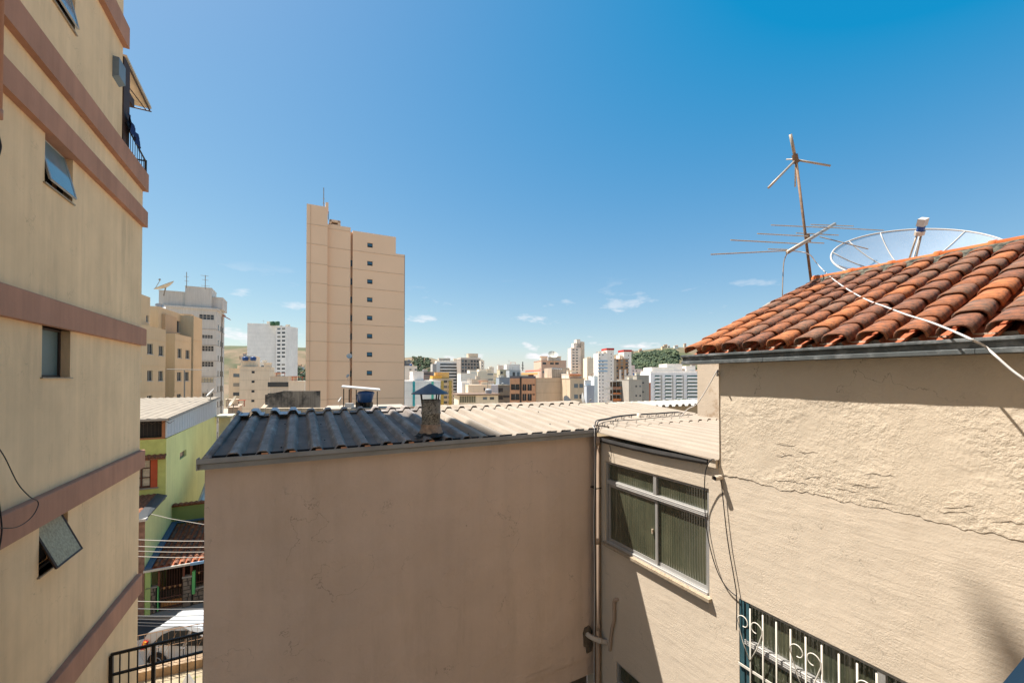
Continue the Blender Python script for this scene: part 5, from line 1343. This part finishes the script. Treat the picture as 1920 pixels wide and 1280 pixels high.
city('cream stepped block with balconies right of the white house', 896, 925, 697, 215, 15, 12, (.60,.54,.44), 2.8, side=((.3,.7), 2, 1, 1), win=((.8,), 3, .6, 1), roofs=((.1,.6,.1,.7,1.4,(.6,.55,.48)),))
city('grey topped house above the long beige house', 884, 915, 711, 150, 18, 8, (.36,.33,.30), 3, win=((.75,), .8, .7, .8))
city('cream house in the middle distance with small dark window', 878, 921, 722, 140, 18, 9, (.62,.55,.44), 3, win=((.7,), .5, 1.1, .9))
b, wd, H = city('long beige house with brown eaves just above the cream roof', 860, 934, 741, 95, 15, 9, (.60,.53,.41), 2.6, win=((.66,.84), 1.0, .6, .5))
q = M(); q.box(-.5, wd+.4, -.7, 9, H, H+.28); q.build('eaves', mat('brown_eaves', (.20,.13,.09)), b)
q = M()
for k in range(7): q.box(.3+k*.55, .7+k*.55, -.08, .1, H-1.7, H-.2)
q.build('window_strip', mat('olive_glass', (.16,.15,.09), .4), b)
city('white house edge with blue shade left of the stepped cream house', 866, 880, 716, 145, 18, 9, (.66,.66,.68), 3)
city('pale blue house behind the long beige house', 921, 934, 722, 150, 10, 9, (.50,.54,.60), 3)
city('slate blue box block left of the orange brick flats', 936, 955, 708, 170, 10, 10, (.22,.26,.31), 3)
city('dark green balcony block below the slate blue one', 934, 956, 722, 160, 10, 10, (.22,.20,.16), 3.0, balc=((.0,.45),), win=((.7,), 2.6, 1.0, 1))
city('olive block with a white box roof on the skyline', 937, 956, 693, 240, 12, 10, (.42,.38,.28), 3, win=((.2,), 1.2, 1.5, 1))
city('grey blue block under the white box roof', 955, 976, 694, 230, 12, 10, (.30,.34,.38), 3, win=((.4,.8), 1.5, 3, 1))
city('white box roof room on the skyline left of the lattice mast', 950, 975, 683, 250, 12, 8, (.64,.62,.62), 3, lines=False)
city('pair of cream towers far off on the skyline', 934, 944, 685, 500, 10, 10, (.60,.52,.46), 3)
city('small cream tower far off near the tree clump', 917, 926, 688, 500, 10, 10, (.60,.55,.48), 3)
mast('small lattice mast beside the white box roof room', 980, 695, 678, 240, .35, ((978,982,684),(977,983,689)))
# orange brick flats
(X0, Y0), r, wd = bframe(956, 1004.5, 118, -4)
of_ = local('brick_flats', 'orange brick flats with open balconies and an orange awning on top', 'building', (X0, Y0, -30), r)
pu = lambda px: (lambda t: (t*Y0-X0)/(cos(r)-t*sin(r)))(D(px, 709)[0])
zf_ = lambda py: D(980, py)[1]*(Y0+wd*.5*sin(r))+30
m_ob = mat('orange_brick', (.58,.31,.18), .9, .12, .8, 0, 6, .1)
hl = []
for (ya, yb) in ((720, 731), (738, 750)):
    hl += [(pu(958), pu(974), zf_(yb), zf_(ya)), (pu(979.5), pu(987), zf_(yb+1), zf_(ya)), (pu(989), pu(997), zf_(yb+1), zf_(ya)), (pu(998.5), pu(1002.5), zf_(ya+2.5), zf_(ya))]
q = M(); q.wall('y', 0, 0, wd, 0, zf_(709), hl, 1.3, 1); q.add([(0,0,zf_(709)),(wd,0,zf_(709)),(wd,10,zf_(709)),(0,10,zf_(709))], [(0,1,2,3)]); q.add([(0,0,0),(0,10,0),(0,10,zf_(709)),(0,0,zf_(709))], [(0,1,2,3)]); q.build('wall', m_ob, of_)
q = M(); q.box(pu(974.5), pu(978), -.05, .1, 0, zf_(707)); q.build('dark_shaft', m_brown, of_)
for h in hl:
    q = M(); q.box(h[0], h[1], .7, .8, h[2], h[3]); wo = q.build('window', m_far_glass, of_)
    q = M(); mid_ = (h[0]+h[1])/2; q.box(mid_-.05, mid_+.05, .6, .7, h[2], h[3]); q.build('mullion', m_white, wo)
q = M()
for h in hl:
    if h[1]-h[0] > .9: 
        q.box(h[0], h[1], -.12, -.06, h[2]+.85, h[2]+.92)
        k = h[0]
        while k < h[1]: q.box(k, k+.03, -.10, -.06, h[2], h[2]+.9); k += .22
q.build('balcony_railing', m_brown, of_, stuff=True)
q = M(); q.prism([(pu(978), -.2, zf_(706)+.6), (pu(1008), -.2, zf_(706)+.6), (pu(1008), 2.5, zf_(699)), (pu(978), 2.5, zf_(699))], (0,0,.08)); q.build('awning', mat('orange_canvas', (.62,.20,.05), .8), of_)
q = M(); q.prism([(pu(984), 2.6, zf_(697)), (pu(1014), 2.6, zf_(695)), (pu(1014), 6, zf_(693)), (pu(984), 6, zf_(694))], (0,0,.1)); q.build('upper_roof', mat('red_sheet', (.40,.10,.05), .8), of_)
q = M(); q.box(0, wd, .02, .08, zf_(709), zf_(709)+.7); q.box(pu(990), pu(1000), 3, 3.5, zf_(709), zf_(702)); q.build('terrace_railing', mat('grey_rail', (.15,.14,.15)), of_)
b, wd, H = city('blank beige gable wall beside the orange brick flats', 1005, 1068, 709, 118, 12, 12, (.46,.37,.28), 3.2, lines=True)
q = M(); q.box(.47*wd, wd, .1, 8, H, H+3.1); q.build('stained_upper_wall', mat('stained_beige', (.42,.34,.26), .9, .2, .3, 0, 6, .35), b)
city('pink penthouse with small windows over the beige gable', 1015, 1062, 676, 140, 12, 10, (.50,.36,.29), 3, win=((.12,.42,.62), 1.3, .7, .6), base=-20)
q = M(); q.box(0, 4, 0, 3, 0, 1.3); ob = q.build('rooftop_room', m_white); ob.location = at(1028, 676, 139); tag(ob, 'tiny white room on the pink penthouse roof', 'rooftop room')
dish('large lattice dish on top of the pink penthouse', 1037, 664, 138, 1.7, (.1,-.6,.6), post=2.5, m=mat('cream_dish', (.6,.55,.45)))
for k in range(5): dish(('leftmost', 'second from left', 'middle', 'second from right', 'rightmost')[k]+' of the row of five small white dishes on the beige gable wall', 1036+k*4, 690+.3*k, 116, .28, (.5,-.6,.6), post=.5, group='row of small dishes on the gable wall')
city('brown beige wing with four windows right of the gable wall', 1069, 1095, 710, 112, 12, 10, (.44,.36,.27), 3.0, win=((.42,.80), 1.1, 1.1, 1.4), roofs=((0,.9,.1,.8,1.3,(.55,.5,.45)),))
q = M(); q.box(0, 3.4, -.3, 3, 0, .25); ob = q.build('orange_canopy', mat('orange_canvas', (.62,.2,.05))); ob.location = at(1068, 704, 112); tag(ob, 'small orange canopy on the roof of the brown beige wing', 'canopy')
# skyline towers
city('tall cream tower with stepped top, the highest on the skyline', 1071, 1089, 652, 420, 6, 14, (.64,.56,.50), 3.0, win=((.25,.6), 2.2, 1.2, 1.2), roofs=((.3,1,.1,.8,5,(.62,.55,.5)),(.6,1,.1,.8,9,(.6,.55,.5))))
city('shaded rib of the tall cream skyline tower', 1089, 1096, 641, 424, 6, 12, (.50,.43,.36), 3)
city('plain cream slab tower with a darker window side', 1101, 1113, 671, 400, 6, 14, (.60,.54,.44), 3)
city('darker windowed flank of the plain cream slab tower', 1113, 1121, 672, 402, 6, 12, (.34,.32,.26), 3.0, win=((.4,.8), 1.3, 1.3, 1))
city('olive tower sliver behind the cream slab tower', 1096, 1101, 678, 430, 6, 12, (.38,.36,.27), 3, win=((.5,), 1.3, 1.3, 1))
city('blue grey low block below the cream slab tower', 1100, 1114, 723, 180, 10, 10, (.36,.40,.46), 3, roofs=((0,.8,.2,.8,2.4,(.6,.6,.6)),))
city('narrow bright white slab between low block and red capped tower', 1114, 1121, 705, 200, 10, 8, (.72,.70,.70), 3)
b, wd, H = city('white tower with blue balconies below the first red cap', 1122, 1139, 662, 340, 8, 12, (.68,.64,.62), 3.0, win=((.15,.5), .9, .9, 1))
q = M()
for k in range(4): q.box(-.5, wd, -.5, 0, H-7-k*2.9, H-6.2-k*2.9)
q.build('blue_balcony', mat('pale_blue_paint', (.25,.42,.58)), b)
def capped(label, pa, pb_, yt, Y):
    b, wd, H = city(label, pa, pb_, yt+3, Y, 8, 12, (.68,.63,.60), 3.0, win=((.62,), .7, .9, 3))
    q = M(); q.box(-.3, wd+.3, -.3, 12.3, H, H+1.6); q.build('red_cap', mat('red_parapet', (.42,.03,.025)), b)
capped('white tower with the first red cap, the taller and left one', 1138, 1151, 653, 342)
city('tan flank of the first red capped tower', 1151, 1156, 675, 346, 8, 10, (.42,.36,.29), 3)
capped('white tower with the second red cap, to the right of the brown balconies', 1170, 1184, 656, 350)
b, wd, H = city('brown balcony tower between the two red capped towers', 1154, 1178, 673, 348, 8, 12, (.30,.18,.10), 2.9, win=((.12,.5,.88), 2.2, 1.8, .6))
q = M()
for u in (.28, .68): q.box(u*wd, u*wd+1.8, -.5, 0, 0, H-9)
q.build('white_pilaster', bmat((.62,.58,.54)), b)
city('pale stair tower beside the second red cap', 1162, 1172, 665, 352, 8, 8, (.64,.6,.56), 3)
# unfinished block
(X0, Y0), r, wd = bframe(1149, 1178, 150, 10)
cb_ = local('unfinished_block', 'unfinished concrete block with orange safety netting between its slabs', 'building', (X0, Y0, -30), r)
zq = lambda py: D(1160, py)[1]*Y0+30
q = M()
for py in (714, 726, 729, 739, 752): q.box(0, wd, 0, 9, zq(py)-.3, zq(py))
for k in range(5): q.box(k*wd/4-.1, k*wd/4+.1, .1, .35, 0, zq(714)); 
q.box(wd*.55, wd, .5, 8.9, 0, zq(729)); q.build('frame', m_conc, cb_)
q = M()
for (a_, b_) in ((725, 729), (736, 739), (747, 752)): q.box(.05, wd*(1 if a_ == 725 else .55), .05, .09, zq(b_), zq(a_))
q.build('netting', mat('orange_net', (.62,.22,.08)), cb_)
q = M(); q.box(.3, wd*.95, 3, 3.2, 0, zq(716)); q.build('infill', mat('dim_infill', (.2,.14,.1)), cb_)
city('stained bare concrete building right of the unfinished block', 1179, 1204, 712, 145, 10, 10, (.33,.31,.28), 3.4, win=((.55,.85), .6, .6, 2), base=-30)
city('darker concrete building with its top step, left of the big white flats', 1194, 1217, 704, 150, 10, 10, (.27,.26,.24), 3.4, win=((.5,), .8, .6, 2.4), base=-30)
city('brick red sliver of house by the big white flats', 1216, 1220, 718, 155, 10, 8, (.40,.15,.09), 3, base=-30)
city('small red and white flats under the wooded hill', 1184, 1205, 692, 420, 8, 10, (.62,.54,.52), 3.0, win=((.15,.45), 1.2, 1.2, 1), roofs=((0,.3,0,1,4,(.6,.5,.48)),))
# big white flats
b, wd, H = city('big white flats with four columns of green-blue balconies', 1220, 1310, 700, 270, 5, 20, (.62,.63,.67), 2.35, balc=((.08,.19),(.29,.43),(.52,.65),(.75,.98)), winm=mat('teal_glass', (.05,.12,.11), .3), roofs=((0.02,1,.1,.9,1.7,(.62,.58,.54)), (.08,.55,.2,.9,4.2,(.66,.64,.61)), (.42,.75,.3,.9,6.6,(.64,.62,.6)), (.8,1.0,.2,.9,5.2,(.66,.62,.6))))
q = M()
for (u0, u1) in ((.19, .24), (.43, .47), (.65, .69)): q.box(u0*wd, u1*wd, -.03, .05, 0, H-1)
q.build('grey_stripe', bmat((.36,.35,.34)), b)
for k, px in enumerate((1270, 1277, 1282, 1290)):
    o = local('balcony_palm', ('leftmost small palm before the big white flats', 'second small palm before the big white flats', 'third small palm before the big white flats', 'rightmost small palm before the big white flats')[k], 'palm', at(px, 755, 200), 0)
    q = M(); q.tube([(0,0,-3),(0,0,1.0)], .15, 5); q.build('trunk', m_brown, o)
    q = M()
    for j in range(9):
        f = j*.7; q.prism([(0,0,1.0),(.8*cos(f),.8*sin(f),1.9),(1.5*cos(f+.1),1.5*sin(f+.1),1.2),(.7*cos(f+.25),.7*sin(f+.25),1.5)], (0,0,.06))
    q.build('crown', mat('palm_green', (.05,.11,.03), .8, .3, 1), o)
# chimney on the far hill
q = M(); q.box(0, 4.5, 0, 4.5, -4, 14); ob = q.build('water_tower', bmat((.66,.62,.56))); ob.location = at(1257, 674, 1040); tag(ob, 'tiny white water tower on the grassy far hilltop', 'water tower')

# ---- generic mid-distance houses, hillside houses and woods
q = M(); qr = M(); cols_ = [bmat(c) for c in (WH, BG, (.5,.42,.34), (.40,.26,.18), (.45,.44,.42))]
def hillhouses(n, x0, x1, y0, y1, nm, s=1.0):
    q = M()
    for i in range(n):
        px = random.uniform(x0, x1); Y = random.uniform(y0, y1); X = D(px, 709)[0]*Y; z = terr(X, Y)
        a, b_, h = random.uniform(5, 11)*s, random.uniform(5, 10)*s, random.uniform(4, 9)*s; mi = random.randrange(5)
        q.box(X-a/2, X+a/2, Y-b_/2, Y+b_/2, z-4, z+h, mi)
        q.prism([(X-a/2-.3,Y-b_/2-.3,z+h),(X+a/2+.3,Y-b_/2-.3,z+h),(X+a/2,Y,z+h+1.6)], (0,b_*.9,0), 5)
        for k in range(int(a/2.2)):
            q.box(X-a/2+.7+k*2.2, X-a/2+1.6+k*2.2, Y-b_/2-.05, Y-b_/2+.1, z+h-2.4, z+h-1.1, 6)
    ob = q.build(nm, cols_+[mat('far_tile', (.34,.14,.07), .9, .2, .3), m_far_glass]); ob['kind'] = 'stuff'; ob['label'] = 'mass of small far houses on the slopes between the buildings'
hillhouses(150, 440, 600, 900, 1200, 'hillside_houses')
hillhouses(260, 740, 1330, 420, 1100, 'distant_houses')
hillhouses(60, 1000, 1330, 260, 420, 'valley_houses')
def wood(n, fx, nm, label, s=1.0):
    q = M()
    for i in range(n):
        X, Y = fx(); z = terr(X, Y); R0 = random.uniform(5, 9)*s
        cz = z+R0*.7; mi = random.randrange(3)
        for j in range(7):
            c = Vector((X+random.uniform(-R0,R0)*.6, Y+random.uniform(-R0,R0)*.6, cz+random.uniform(-.3,.6)*R0)); rr_ = R0*random.uniform(.28,.5)
            vs = []
            for k in range(6): f = k*pi/3+random.random()*.5; vs.append((c.x+rr_*cos(f), c.y+rr_*sin(f), c.z+random.uniform(-.3,.3)*rr_))
            q.add(vs+[(c.x, c.y, c.z+rr_), (c.x, c.y, c.z-rr_)], [(k, (k+1) % 6, 6) for k in range(6)]+[((k+1) % 6, k, 7) for k in range(6)], mi)
    ob = q.build(nm, [mat('wood_green', (.060,.085,.045), .9, .3, .05), mat('wood_dark', (.045,.065,.035), .9, .3, .05), mat('wood_light', (.085,.105,.05), .9, .3, .05)]); ob['kind'] = 'stuff'; ob['label'] = label
def hill_pt(p0_, p1_, y0_, y1_):
    def f():
        Y = random.uniform(y0_, y1_); return D(random.uniform(p0_, p1_), 709)[0]*Y, Y
    return f
wood(1500, hill_pt(1180, 1268, 830, 985), 'hill_forest', 'dark green wood on the slope of the far right hill')
wood(300, hill_pt(1180, 1330, 700, 850), 'valley_trees', 'green tree mass at the foot of the far right hill')
wood(260, hill_pt(520, 600, 900, 1150), 'left_hill_trees', 'dark tree patches on the far left hillside')
wood(160, hill_pt(774, 806, 1150, 1450), 'centre_hill_trees', 'round green hill top seen beside the tan tower')
wood(120, hill_pt(900, 1000, 450, 800), 'city_trees', 'scattered trees between the far middle buildings', .6)
